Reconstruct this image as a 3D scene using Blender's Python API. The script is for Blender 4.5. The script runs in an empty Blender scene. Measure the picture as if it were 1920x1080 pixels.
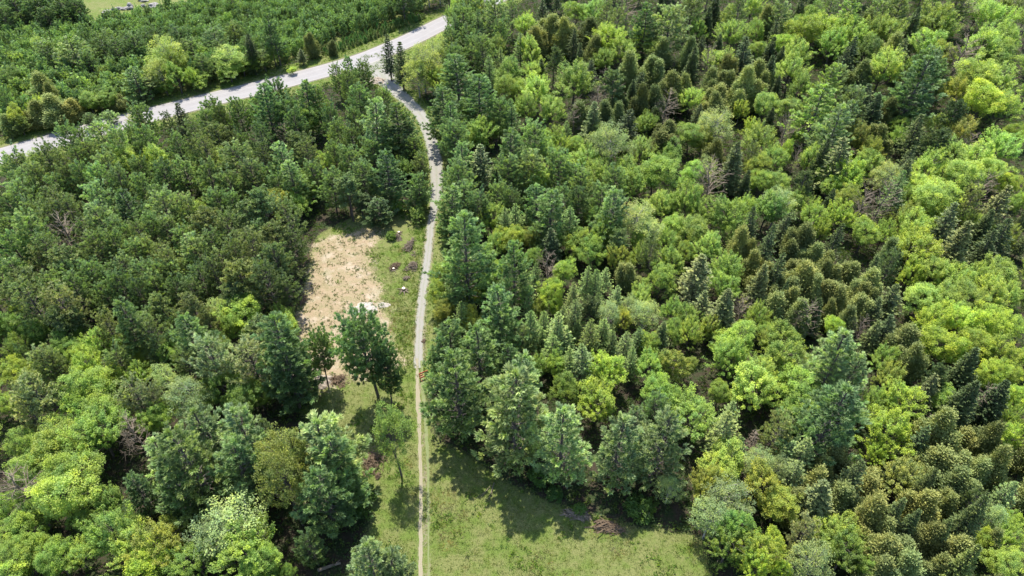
import bpy, math, random
import numpy as np
from mathutils import Vector

# ------------------------------------------------------------------ camera, sky, sun, exposure
sc = bpy.context.scene
COL = sc.collection
CAM_H, PITCH, FPX = 85.0, 42.4, 1280.0          # metres, degrees below the horizon, focal length in photo pixels
cam_data = bpy.data.cameras.new('camera'); cam = bpy.data.objects.new('camera', cam_data); COL.objects.link(cam)
cam_data.sensor_width = 36.0; cam_data.lens = 36.0 * FPX / 1920.0
cam_data.clip_start = 0.5; cam_data.clip_end = 6000
cam.location = (0, 0, CAM_H); cam.rotation_euler = (math.radians(90 - PITCH), 0, 0)
sc.camera = cam

SUN_EL, SUN_AZ = 65.0, -15.0                    # azimuth measured from +Y towards +X
w = bpy.data.worlds.new("World"); sc.world = w; w.use_nodes = True
nt = w.node_tree; nt.nodes.clear()
sky = nt.nodes.new('ShaderNodeTexSky'); sky.sky_type = 'NISHITA'; sky.sun_disc = False
sky.sun_elevation = math.radians(SUN_EL); sky.sun_rotation = math.radians(SUN_AZ)
bg = nt.nodes.new('ShaderNodeBackground'); bg.inputs[1].default_value = 0.15
wo = nt.nodes.new('ShaderNodeOutputWorld')
nt.links.new(sky.outputs[0], bg.inputs[0]); nt.links.new(bg.outputs[0], wo.inputs[0])
sd = bpy.data.lights.new('sun', 'SUN'); sd.energy = 4.0; sd.angle = math.radians(0.55); sd.color = (1.0, 0.95, 0.86)
so = bpy.data.objects.new('sun', sd); COL.objects.link(so); so.location = (0, 60, 150)
el, az = math.radians(SUN_EL), math.radians(SUN_AZ)
so.rotation_euler = Vector((-math.sin(az)*math.cos(el), -math.cos(az)*math.cos(el), -math.sin(el))).to_track_quat('-Z', 'Y').to_euler()
sc.view_settings.view_transform = 'Standard'; sc.view_settings.look = 'None'
sc.view_settings.exposure = 1.4; sc.view_settings.gamma = 1.0
sc.cycles.max_bounces = 6; sc.cycles.transmission_bounces = 3; sc.cycles.transparent_max_bounces = 4
sc.cycles.diffuse_bounces = 4; sc.cycles.glossy_bounces = 1

# ------------------------------------------------------------------ helpers
_p = math.radians(PITCH); CP, SP = math.cos(_p), math.sin(_p)
def at(px, py, z=0.0):
    """point of the plane of height z seen at that place of the photo"""
    u, v = (px - 960.0) / FPX, (540.0 - py) / FPX
    dx, dy, dz = u, CP + v*SP, -SP + v*CP
    t = (z - CAM_H) / dz
    return np.array([dx*t, dy*t, z]), t          # t = depth along the axis
def seen(x, y, z):
    ry, rz = y, z - CAM_H
    d = ry*CP - rz*SP; up = ry*SP + rz*CP
    return 960 + FPX*x/d, 540 - FPX*up/d, d

def tag(o, label=None, cat=None, group=None, kind=None):
    if label: o['label'] = label
    if cat: o['category'] = cat
    if group: o['group'] = group
    if kind: o['kind'] = kind
    return o
def link_obj(name, data, parent=None):
    o = bpy.data.objects.new(name, data); COL.objects.link(o)
    if parent is not None: o.parent = parent
    return o
def make_mesh(name, V, F, mat, tone=None, smooth=False):
    me = bpy.data.meshes.new(name)
    V = np.asarray(V, dtype=np.float32).reshape(-1, 3)
    if isinstance(F, np.ndarray):
        n, k = F.shape
        me.vertices.add(len(V)); me.vertices.foreach_set('co', V.ravel())
        me.loops.add(n*k); me.loops.foreach_set('vertex_index', F.astype(np.int32).ravel())
        me.polygons.add(n); me.polygons.foreach_set('loop_start', (np.arange(n)*k).astype(np.int32))
        me.update(calc_edges=True)
    else:
        me.from_pydata(V.tolist(), [], F); me.update()
    if mat: me.materials.append(mat)
    if tone is not None:
        a = me.attributes.new('tone', 'FLOAT', 'POINT'); a.data.foreach_set('value', np.asarray(tone, dtype=np.float32))
    if smooth: me.polygons.foreach_set('use_smooth', [True]*len(me.polygons))
    return me

# ------------------------------------------------------------------ materials
def new_mat(name):
    m = bpy.data.materials.new(name); m.use_nodes = True
    n = m.node_tree; b = n.nodes['Principled BSDF']
    return m, n, b
def N(n, t, **kw):
    o = n.nodes.new(t)
    for k, v in kw.items(): setattr(o, k, v)
    return o
def noise(n, scale, detail=4, rough=.55, vec=None, dist=0):
    t = N(n, 'ShaderNodeTexNoise'); t.inputs['Scale'].default_value = scale
    t.inputs['Detail'].default_value = detail; t.inputs['Roughness'].default_value = rough
    t.inputs['Distortion'].default_value = dist
    if vec is not None: n.links.new(vec, t.inputs['Vector'])
    return t.outputs['Fac']
def ramp(n, fac, stops):
    r = N(n, 'ShaderNodeValToRGB'); e = r.color_ramp.elements
    while len(e) < len(stops): e.new(.5)
    for i, (p, c) in enumerate(stops):
        e[i].position = p; e[i].color = (c[0], c[1], c[2], 1) if hasattr(c, '__len__') else (c, c, c, 1)
    n.links.new(fac, r.inputs[0]); return r.outputs[0]
def mix(n, fac, a, b, mode='MIX'):
    m = N(n, 'ShaderNodeMix', data_type='RGBA', blend_type=mode)
    for i, v in ((0, fac), (6, a), (7, b)):
        if hasattr(v, 'links') or hasattr(v, 'is_linked'): n.links.new(v, m.inputs[i])
        elif i == 0: m.inputs[0].default_value = v
        else: m.inputs[i].default_value = (*v, 1)
    return m.outputs[2]
def math_n(n, op, a, b=None, clamp=False):
    m = N(n, 'ShaderNodeMath', operation=op, use_clamp=clamp)
    for i, v in enumerate((a, b)):
        if v is None: continue
        if hasattr(v, 'is_linked'): n.links.new(v, m.inputs[i])
        else: m.inputs[i].default_value = v
    return m.outputs[0]

def foliage_mat(name, yel=(1.25, 1.18, .8), spread=.55, trans=.28, rough=.6, vary=.14):
    """leaf colour comes from each tree's own colour; young shoots (tone) are a little yellower"""
    m, n, b = new_mat(name)
    oi = N(n, 'ShaderNodeObjectInfo'); at_ = N(n, 'ShaderNodeAttribute'); at_.attribute_name = 'tone'
    br = math_n(n, 'ADD', math_n(n, 'MULTIPLY', at_.outputs['Fac'], spread), 1 - spread/2)
    comb = N(n, 'ShaderNodeCombineXYZ')
    for i in range(3): n.links.new(br, comb.inputs[i])
    c = mix(n, 1.0, oi.outputs['Color'], comb.outputs[0], 'MULTIPLY')
    c2 = mix(n, 1.0, c, yel, 'MULTIPLY')
    f = math_n(n, 'POWER', at_.outputs['Fac'], 2.0)
    c3 = mix(n, f, c, c2)
    if vary:                                     # shoots of different age across one crown
        tc_ = N(n, 'ShaderNodeTexCoord'); vr = ramp(n, noise(n, .45, 3, .6, tc_.outputs['Object']), [(.35, (1-vary, 1-vary*.45, 1+vary*.6)), (.65, (1+vary, 1+vary*.35, 1-vary*.8))])
        c3 = mix(n, 1.0, c3, vr, 'MULTIPLY')
    n.links.new(c3, b.inputs['Base Color'])
    b.inputs['Roughness'].default_value = rough; b.inputs['Specular IOR Level'].default_value = .3
    tr = N(n, 'ShaderNodeBsdfTranslucent')
    tc = mix(n, 1.0, c3, (1.15, 1.3, .55), 'MULTIPLY'); n.links.new(tc, tr.inputs['Color'])
    ms = N(n, 'ShaderNodeMixShader'); ms.inputs[0].default_value = trans
    out = n.nodes['Material Output']
    n.links.new(b.outputs[0], ms.inputs[1]); n.links.new(tr.outputs[0], ms.inputs[2]); n.links.new(ms.outputs[0], out.inputs[0])
    return m
def plain_mat(name, c1, c2, scale=6, rough=.85, bump=0):
    m, n, b = new_mat(name)
    tc = N(n, 'ShaderNodeTexCoord')
    f = noise(n, scale, 5, .6, tc.outputs['Object'])
    n.links.new(ramp(n, f, [(.3, c1), (.7, c2)]), b.inputs['Base Color']); b.inputs['Roughness'].default_value = rough
    b.inputs['Specular IOR Level'].default_value = .2
    if bump:
        bn = N(n, 'ShaderNodeBump'); bn.inputs['Strength'].default_value = bump; n.links.new(f, bn.inputs['Height']); n.links.new(bn.outputs[0], b.inputs['Normal'])
    return m
M = {
 'pine': foliage_mat('pine_needles', (1.2, 1.15, .85), 1.0, .3, .5),
 'redpine': foliage_mat('red_pine_needles', (1.08, 1.08, .9), .7, .3),
 'spruce': foliage_mat('spruce_needles', (1.3, 1.25, .9), .7, .12),
 'cedar': foliage_mat('cedar_sprays', (1.08, 1.06, .88), .4, .25, .9, .16),
 'leaf': foliage_mat('broad_leaves', (1.25, 1.12, .7), .6, .38, .55, .2),
 'larch': foliage_mat('larch_needles', (1.2, 1.15, .8), .7, .28),
 'bark': plain_mat('grey_brown_bark', (.055, .045, .038), (.13, .11, .095), 3),
 'palebark': plain_mat('pale_grey_bark', (.16, .15, .13), (.36, .34, .31), 3),
 'dead': plain_mat('weathered_dead_wood', (.11, .082, .056), (.22, .18, .135), 2),
 'deadbrown': plain_mat('brown_dead_wood', (.085, .058, .036), (.18, .13, .085), 2),
}
# ------------------------------------------------------------------ tree builders
UP = np.array([0, 0, 1.0])
def nrm(a): return a / np.maximum(np.linalg.norm(a, axis=-1, keepdims=True), 1e-9)
class Tubes:
    def __init__(s): s.V = []; s.F = []
    def add(s, pts, rad, sides=5):
        b = len(s.V); pts = [np.asarray(p, float) for p in pts]
        for i, p in enumerate(pts):
            d = pts[min(i+1, len(pts)-1)] - pts[max(i-1, 0)]; d = d/(np.linalg.norm(d)+1e-9)
            a = np.cross(d, UP if abs(d[2]) < .9 else np.array([1., 0, 0])); a /= np.linalg.norm(a)+1e-9; c = np.cross(d, a)
            for k in range(sides):
                t = 2*math.pi*k/sides; s.V.append(p + rad[i]*(math.cos(t)*a + math.sin(t)*c))
        for i in range(len(pts)-1):
            for k in range(sides):
                k2 = (k+1) % sides
                s.F.append((b+i*sides+k, b+i*sides+k2, b+(i+1)*sides+k2, b+(i+1)*sides+k))
        s.F.append(tuple(b+(len(pts)-1)*sides+k for k in range(sides)))
        s.F.append(tuple(b+k for k in reversed(range(sides))))
    def mesh(s, name, mat): return make_mesh(name, s.V, s.F, mat)
class Leaves:
    """collects diamond-shaped blades: base point, direction, half width vector"""
    def __init__(s): s.P = []; s.D = []; s.W = []; s.T = []
    def add(s, P, D, W, T): s.P.append(P); s.D.append(D); s.W.append(W); s.T.append(T)
    def mesh(s, name, mat):
        P = np.concatenate(s.P); D = np.concatenate(s.D); W = np.concatenate(s.W); T = np.concatenate(s.T)
        V = np.stack([P, P + D*.55 + W, P + D, P + D*.55 - W], 1).reshape(-1, 3)
        return make_mesh(name, V, np.arange(len(V)).reshape(-1, 4), mat, np.repeat(T, 4))
def blades(L, r, P, A, m, ln, wd, spread, tone):
    """m blades at every point P leaning round direction A"""
    n = len(P)
    d = nrm(np.repeat(nrm(A), m, 0) + r.normal(0, spread, (n*m, 3)))
    l = ln * r.uniform(.65, 1.25, (n*m, 1))
    s = nrm(np.cross(d, r.normal(0, 1, (n*m, 3))))
    L.add(np.repeat(P, m, 0), d*l, s*wd*r.uniform(.7, 1.3, (n*m, 1)), np.clip(np.repeat(tone, m) + r.normal(0, .08, n*m), 0, 1))

def trunk_line(r, H, bend=.25, n=6):
    off = np.cumsum(r.normal(0, bend, (n, 2)), 0) * np.linspace(0, 1, n)[:, None]
    return [np.array([off[i, 0], off[i, 1], H*i/(n-1)]) for i in range(n)]
def on_line(line, z, H):
    f = min(max(z/H, 0), .999)*(len(line)-1); i = int(f); return line[i]*(1-(f-i)) + line[i+1]*(f-i)

def pine(seed, H=16., R=4., base=.3, step=1.05, nb=6, tuft=.52, nbl=14, sparse=0., rise=.25, wild=.3, mat='pine', bark='bark', power=.75, double=False, wid=.07, fol=3.8, flat=.12, sidew=.27, spr=.42):
    """soft long-needled pine: whorls of rising limbs that carry feathery plumes"""
    r = np.random.default_rng(seed); L = Leaves(); T = Tubes()
    line = trunk_line(r, H, .18)
    T.add([line[i] - (0, 0, .3 if i == 0 else 0) for i in range(6)], [R*.052*(1-i*.16)+.03 for i in range(6)], 6)
    z = base*H; a_base = r.uniform(0, 6.28)
    while z < H*.985:
        t = (z-base*H)/(H-base*H)
        prof = R*min(1, (1.02-t)**power)*min(1, .55+2.2*t)
        k = nb if t < .85 else 4
        a_base += r.normal(0, .16); a0 = a_base
        for b in range(k):
            if r.random() < sparse: continue
            a = a0 + 6.283*b/k + r.normal(0, .17); Lb = prof*r.uniform(1-wild, 1+wild*.8)+.25
            elv = rise + .75*t**2 + r.normal(0, .08)
            o = np.array([math.cos(a), math.sin(a), 0.])
            p0 = on_line(line, z, H)
            npt = 6; ss = np.linspace(0, 1, npt)
            pts = p0 + o*(Lb*ss[:, None]) + UP*(Lb*(math.tan(elv)*ss*.8 + .28*(ss**2.2))[:, None]) 
            pts += np.cross(o, UP)*(r.normal(0, .10)*Lb*ss**2)[:, None]
            if Lb > 1.0: T.add(pts[:5], [.06*Lb/3+.015, .045*Lb/3+.012, .03, .022, .015], 3)
            # plume: side sprays along the limb
            nt_ = max(4, int(Lb*fol)); s = r.uniform(.22, 1, nt_)**.75
            c = np.stack([np.interp(s, ss, pts[:, i]) for i in range(3)], 1)
            side = np.cross(o, UP)*(r.uniform(-1, 1, nt_)*Lb*sidew*(1.05-s)**.4*(s > .0))[:, None]
            c = c + side + UP*r.normal(.06, flat, nt_)[:, None]
            A = o*.8 + side*1.1/(.3*Lb+.3) + UP*r.uniform(.35, 1.0, nt_)[:, None]
            tone = np.clip(.25 + .4*s + r.normal(0, .15) + r.normal(0, .12, nt_), 0, 1)
            blades(L, r, c, A, nbl, tuft, wid, spr, tone)
        z += step*r.uniform(.75, 1.2)*(1 if t < .7 else .7)
    top = on_line(line, H, H)
    P = top + r.normal(0, .12, (8, 3)) - UP*r.uniform(0, .8, (8, 1))
    blades(L, r, P, np.tile(UP, (8, 1)), nbl, tuft*1.1, wid, .35, np.full(8, .8))
    return L.mesh('crown', M[mat]), T.mesh('trunk', M[bark])

def redpine(seed, H=15., R=3.):
    """sparser pine: bare-ish limbs with round needle tufts at their ends"""
    r = np.random.default_rng(seed); L = Leaves(); T = Tubes(); line = trunk_line(r, H, .2)
    T.add([line[i] - (0, 0, .3 if i == 0 else 0) for i in range(6)], [.19*(1-i*.15)+.02 for i in range(6)], 6)
    for i in range(64):
        t = r.random()**.75; z = H*(.42 + .56*t); a = r.uniform(0, 6.283)
        Lb = R*(1.02-t**2.2)**.6*r.uniform(.6, 1.1); o = np.array([math.cos(a), math.sin(a), 0.])
        p0 = on_line(line, z, H); ss = np.linspace(0, 1, 5); el_ = r.uniform(.1, .5) + .4*t
        pts = p0 + o*(Lb*ss[:, None]) + UP*(Lb*(math.tan(el_)*ss + .15*ss**2))[:, None]
        T.add(pts, [.05, .035, .025, .018, .01], 3)
        nk = int(5+Lb*3.4); s = r.uniform(.35, 1, nk); c = np.stack([np.interp(s, ss, pts[:, q]) for q in range(3)], 1)
        sd_ = r.normal(0, 1, (nk, 3)); sd_[:, 2] = np.abs(sd_[:, 2])*.5; c2 = c + sd_*.38*(1.1-s)[:, None]*1.3
        for q in range(0, nk, 2): T.add([c[q], c2[q]], [.016, .008], 3)
        blades(L, r, c2, UP*.6 + o*.3 + r.normal(0, .3, (nk, 3)), 16, .38, .06, .75, np.clip(r.normal(.45, .2, nk), 0, 1))
    return L.mesh('crown', M['redpine']), T.mesh('trunk', M['bark'])

def spruce(seed, H=14., R=1.9, droop=-.18, mat='spruce', dens=1.0, ln=.30, wid=.06, step=.42, wild=.22, bare=0.08, nb=9):
    r = np.random.default_rng(seed); L = Leaves(); T = Tubes(); line = trunk_line(r, H, .06)
    T.add([line[i] - (0, 0, .3 if i == 0 else 0) for i in range(6)], [.17*(1-i*.18)+.015 for i in range(6)], 5)
    z = bare*H
    while z < H*.99:
        t = (z/H-bare)/(1-bare); prof = R*(1.0-t)**.9*min(1, .6+3*t)+.08; a0 = r.uniform(0, 6.28)
        k = nb if t < .8 else 6
        for b in range(k):
            a = a0+6.283*b/k+r.normal(0, .2); Lb = prof*r.uniform(1-wild, 1+wild); o = np.array([math.cos(a), math.sin(a), 0.])
            n_ = max(3, int(Lb*9*dens)); s = r.uniform(.1, 1, n_)
            p0 = on_line(line, z, H)
            c = p0 + o*(Lb*s)[:, None] + UP*(Lb*(droop*s + .16*s**3) + .9*t*t*Lb*s)[:, None]
            side = np.cross(o, UP)*(r.uniform(-1, 1, n_)*Lb*.26*(1.1-s))[:, None]; c = c+side
            blades(L, r, c, o + side*2 + UP*(.1+.8*t*t), 7, ln, wid, .35, np.clip(.2+.55*s+r.normal(0, .1, n_), 0, 1))
            if Lb > .8 and b % 2 == 0: T.add([p0, p0+o*Lb*.9+UP*Lb*droop*.8], [.03, .008], 3)
        z += step*r.uniform(.8, 1.2)
    P = on_line(line, H, H) - UP*r.uniform(0, .6, (6, 1)); blades(L, r, P, np.tile(UP, (6, 1)), 6, .35, .05, .25, np.full(6, .6))
    return L.mesh('crown', M[mat]), T.mesh('trunk', M['bark'])

def cedar(seed, H=9., R=1.9, mat='cedar', n=1400, k=14, ln=.2, wid=.052):
    """uneven crown of two to four leaders, flat upright sprays gathered in small bulging tufts"""
    r = np.random.default_rng(seed); L = Leaves(); T = Tubes()
    nl_ = int(r.integers(3, 7)); sets = [(0, 0, 1., r.uniform(.5, .68))] + [(math.cos(a)*R*q_, math.sin(a)*R*q_, r.uniform(.5, .95), r.uniform(.34, .52)) for a, q_ in zip(r.uniform(0, 6.28, nl_-1), r.uniform(.42, .72, nl_-1))]
    for (lx, ly, hf, rf) in sets:
        Hl, Rl = H*hf, R*rf; m_ = int(n*hf*rf/1.25)
        line = [p_*np.array([1, 1, 1]) + np.array([lx, ly, 0])*min(1, i*.35) for i, p_ in enumerate(trunk_line(r, Hl, .08))]
        T.add([line[i] - (0, 0, .3 if i == 0 else 0) for i in range(6)], [.14*(1-i*.17)+.02 for i in range(6)], 5)
        t = r.random(m_)**.75; a = r.uniform(0, 6.283, m_); ph = r.uniform(0, 6.28, 3)
        lob = 1 + .22*np.sin(3*a+ph[0]+4*t) + .14*np.sin(5*a+9*t+ph[1]) + .14*np.sin(13*t+2*a+ph[2])
        prof = Rl*np.minimum(1, (1.04-t)**.75*1.15)*np.minimum(1, .6+1.6*t)*lob*r.uniform(.35, 1.0, m_)**.8*1.12
        o = np.stack([np.cos(a), np.sin(a), 0*a], 1)
        c = np.array([on_line(line, .05*Hl+zz*.95*Hl, Hl) for zz in t]) + o*prof[:, None]
        tone = np.clip(r.normal(.45, .16, m_), 0, 1)
        q = np.repeat(c, k, 0) + r.normal(0, .15, (m_*k, 3))*np.array([1, 1, 1.9])
        oo = np.repeat(o, k, 0); d = nrm(UP*.9 + oo*.6 + r.normal(0, .45, (m_*k, 3)))
        s = nrm(np.cross(d, r.normal(0, 1, (m_*k, 3))))
        L.add(q, d*ln*r.uniform(.7, 1.3, (m_*k, 1)), s*wid*r.uniform(.7, 1.2, (m_*k, 1)), np.clip(np.repeat(tone, k)+r.normal(0, .1, m_*k), 0, 1))
        for i in range(0, m_, 9): T.add([on_line(line, max(.3, c[i, 2]-.8), Hl), c[i]], [.03, .008], 3)
    return L.mesh('crown', M[mat]), T.mesh('trunk', M['bark'])

def broadleaf(seed, H=11., R=3.6, base=.28, n=190, k=46, leaf=.24, clump=.62, shoot=0., mat='leaf', bark='bark', fill=.35, lob=.22, dome=1.0, wid=.095, upness=.5):
    """limbs to a lobed crown surface, each ending in a bunch of leaves; shoot stretches the bunches outward"""
    r = np.random.default_rng(seed); L = Leaves(); T = Tubes(); line = trunk_line(r, H*.8, .28)
    T.add([line[i] - (0, 0, .3 if i == 0 else 0) for i in range(6)], [R*.05*(1-i*.17)+.02 for i in range(6)], 6)
    cz = H*(base + (1-base)*.45); hz = H*(1-base)*.56
    # lobes
    ld = nrm(r.normal(0, 1, (11, 3)) + np.array([0, 0, .35])); 
    d = nrm(r.normal(0, 1, (n, 3)) + np.array([0, 0, .3])); d = d[d[:, 2] > -.62]; n = len(d)
    bulge = np.max(np.clip(d@ld.T, 0, 1)**9, axis=1)
    rad = (1 - lob + lob*1.5*bulge) * np.where(r.random(n) < fill, r.uniform(.45, .9, n), r.uniform(.88, 1.06, n))
    c = np.stack([d[:, 0]*R*rad, d[:, 1]*R*rad, cz + d[:, 2]*hz*rad*dome], 1)
    root = np.array([0, 0, cz-hz*.75]); out = nrm(c-root)
    tone = np.clip(r.normal(.45, .2, n), 0, 1)
    kk = n*k; O = np.repeat(out, k, 0); C = np.repeat(c, k, 0)
    q = r.normal(0, 1, (kk, 3)); q = q/np.maximum(1, np.linalg.norm(q, axis=1, keepdims=True)/1.5)
    q = q*clump*.55
    al = (q*O).sum(1, keepdims=True)
    q = q - O*al + O*(al*(1-.0) + shoot*r.uniform(-1, .8, (kk, 1)))
    if shoot: 
        rr = np.repeat(r.integers(0, 6, n)*1., k)
        q = q*np.array([.75, .75, .9])
    nn = nrm(UP*upness + O*.55 + r.normal(0, .55, (kk, 3)))      # leaf normal
    dd = nrm(np.cross(nn, r.normal(0, 1, (kk, 3))) + O*.35 - UP*.1)
    s = nrm(np.cross(nn, dd))
    L.add(C+q, dd*leaf*r.uniform(.65, 1.3, (kk, 1)), s*wid*r.uniform(.7, 1.2, (kk, 1)), np.clip(np.repeat(tone, k)+r.normal(0, .13, kk), 0, 1))
    for i in range(0, n, 3):
        p0 = on_line(line, min(H*.72, max(H*base*.8, c[i, 2]-R*.9*r.uniform(.6, 1))), H*.8)
        mid = p0*.5 + c[i]*.5 + UP*-.15*R*.3 + r.normal(0, .12, 3)
        T.add([p0, mid, c[i]], [.05, .03, .012], 3)
    return L.mesh('crown', M[mat]), T.mesh('trunk', M[bark])

def dead(seed, H=11., R=2.2, mat='dead', n=46, cone=False):
    r = np.random.default_rng(seed); T = Tubes(); B = Tubes(); line = trunk_line(r, H, .2)
    T.add([line[i] - (0, 0, .3 if i == 0 else 0) for i in range(6)], [.17*(1-i*.17)+.015 for i in range(6)], 5)
    for i in range(n):
        t = r.random(); z = H*(.2+.78*t); a = r.uniform(0, 6.283); o = np.array([math.cos(a), math.sin(a), 0.])
        Lb = (R*(1.05-t) if cone else R*(1.1-t**2)**.5)*r.uniform(.5, 1.1)+.2; p0 = on_line(line, z, H)
        up = -.1 if cone else r.uniform(.3, 1.0)
        p1 = p0+o*Lb*.5+UP*Lb*up*.4+r.normal(0, .06, 3); p2 = p0+o*Lb+UP*Lb*up+r.normal(0, .15, 3)
        B.add([p0, p1, p2], [.055, .04, .018], 3)
        for j in range(7):
            f = r.uniform(.3, 1); b0 = p0*(1-f)+p2*f if j % 2 else (p1*(1-f)+p2*f)
            e = b0 + (o*.5+r.normal(0, .5, 3)+UP*up*.5)*Lb*.38
            B.add([b0, e], [.025, .012], 3)
    return B.mesh('branches', M[mat]), T.mesh('trunk', M[mat])

# nominal height, crown radius, meshes
def bank(fn, H, R, copies, seed, **kw): return [(H, R) + fn(seed+i*17, H=H, R=R, **kw) for i in range(copies)]
P = {
 'wp': bank(pine, 14., 4.1, 8, 100, wild=.34, base=.2, power=.55, rise=.35, tuft=.62, wid=.045, nbl=24, spr=.27, step=1.1, fol=4.4, sidew=.24, nb=7),
 'gp': bank(pine, 18., 4., 7, 160, base=.10, nb=7, wild=.45, rise=.12, nbl=22, step=1.3, fol=6.2, flat=.08, sidew=.22, power=.85, tuft=.55, wid=.045, spr=.28),    # full-skirted pines standing free
 'tp': bank(pine, 14., 3.2, 3, 190, base=.35, nb=6, sparse=.12, wild=.4, tuft=.52), # open-crowned pines with bare trunks
 'cp': bank(pine, 14., 4.3, 3, 210, base=.34, nb=9, step=.85, fol=5.2, sidew=.3, power=.5, tuft=.55, wid=.05, nbl=22, spr=.3, rise=.3),
 'yp': bank(pine, 3.2, 1.25, 4, 230, base=.06, step=.42, nb=6, tuft=.42, nbl=10, wild=.2, rise=.5, power=.6, wid=.07),
 'rp': bank(redpine, 14., 2.9, 4, 300) + bank(pine, 14., 3.1, 5, 340, wild=.4, base=.3, power=.5, rise=.4, tuft=.5, wid=.045, nbl=20, spr=.36, step=1.15, fol=3.8, nb=7, sidew=.24, mat='redpine'),
 'sp': bank(spruce, 14., 1.9, 4, 400) + bank(spruce, 14., 1.7, 3, 430, dens=.7, wild=.45, step=.55, bare=.2, droop=-.3),
 'la': bank(spruce, 13., 1.8, 4, 450, droop=.12, mat='larch', dens=.8, ln=.26, wid=.04, step=.5, wild=.4, bare=.2, nb=8),
 'ce': bank(cedar, 9., 1.9, 10, 500),
 'ma': bank(broadleaf, 11., 3.6, 6, 600, n=230, k=70, leaf=.18, wid=.07, lob=.34, clump=.58),
 'ms': bank(broadleaf, 11., 3.4, 7, 650, shoot=.9, clump=.36, n=260, k=56, leaf=.19, wid=.065, lob=.38, upness=.35),
 'po': bank(broadleaf, 12., 3.2, 5, 700, n=230, k=30, leaf=.17, clump=.55, bark='palebark', fill=.5, lob=.25, wid=.07),
 'op': bank(broadleaf, 12., 3.2, 3, 740, n=240, k=36, leaf=.18, clump=.5, bark='bark', fill=.45, lob=.25, wid=.07, base=.38),
 'bu': bank(broadleaf, 2.6, 1.6, 4, 800, base=.0, n=80, k=36, leaf=.22, clump=.42, wid=.09),
 'de': bank(dead, 11., 2.2, 4, 900),
 'dc': bank(dead, 11., 1.6, 2, 950, cone=True, n=90),
}
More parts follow.
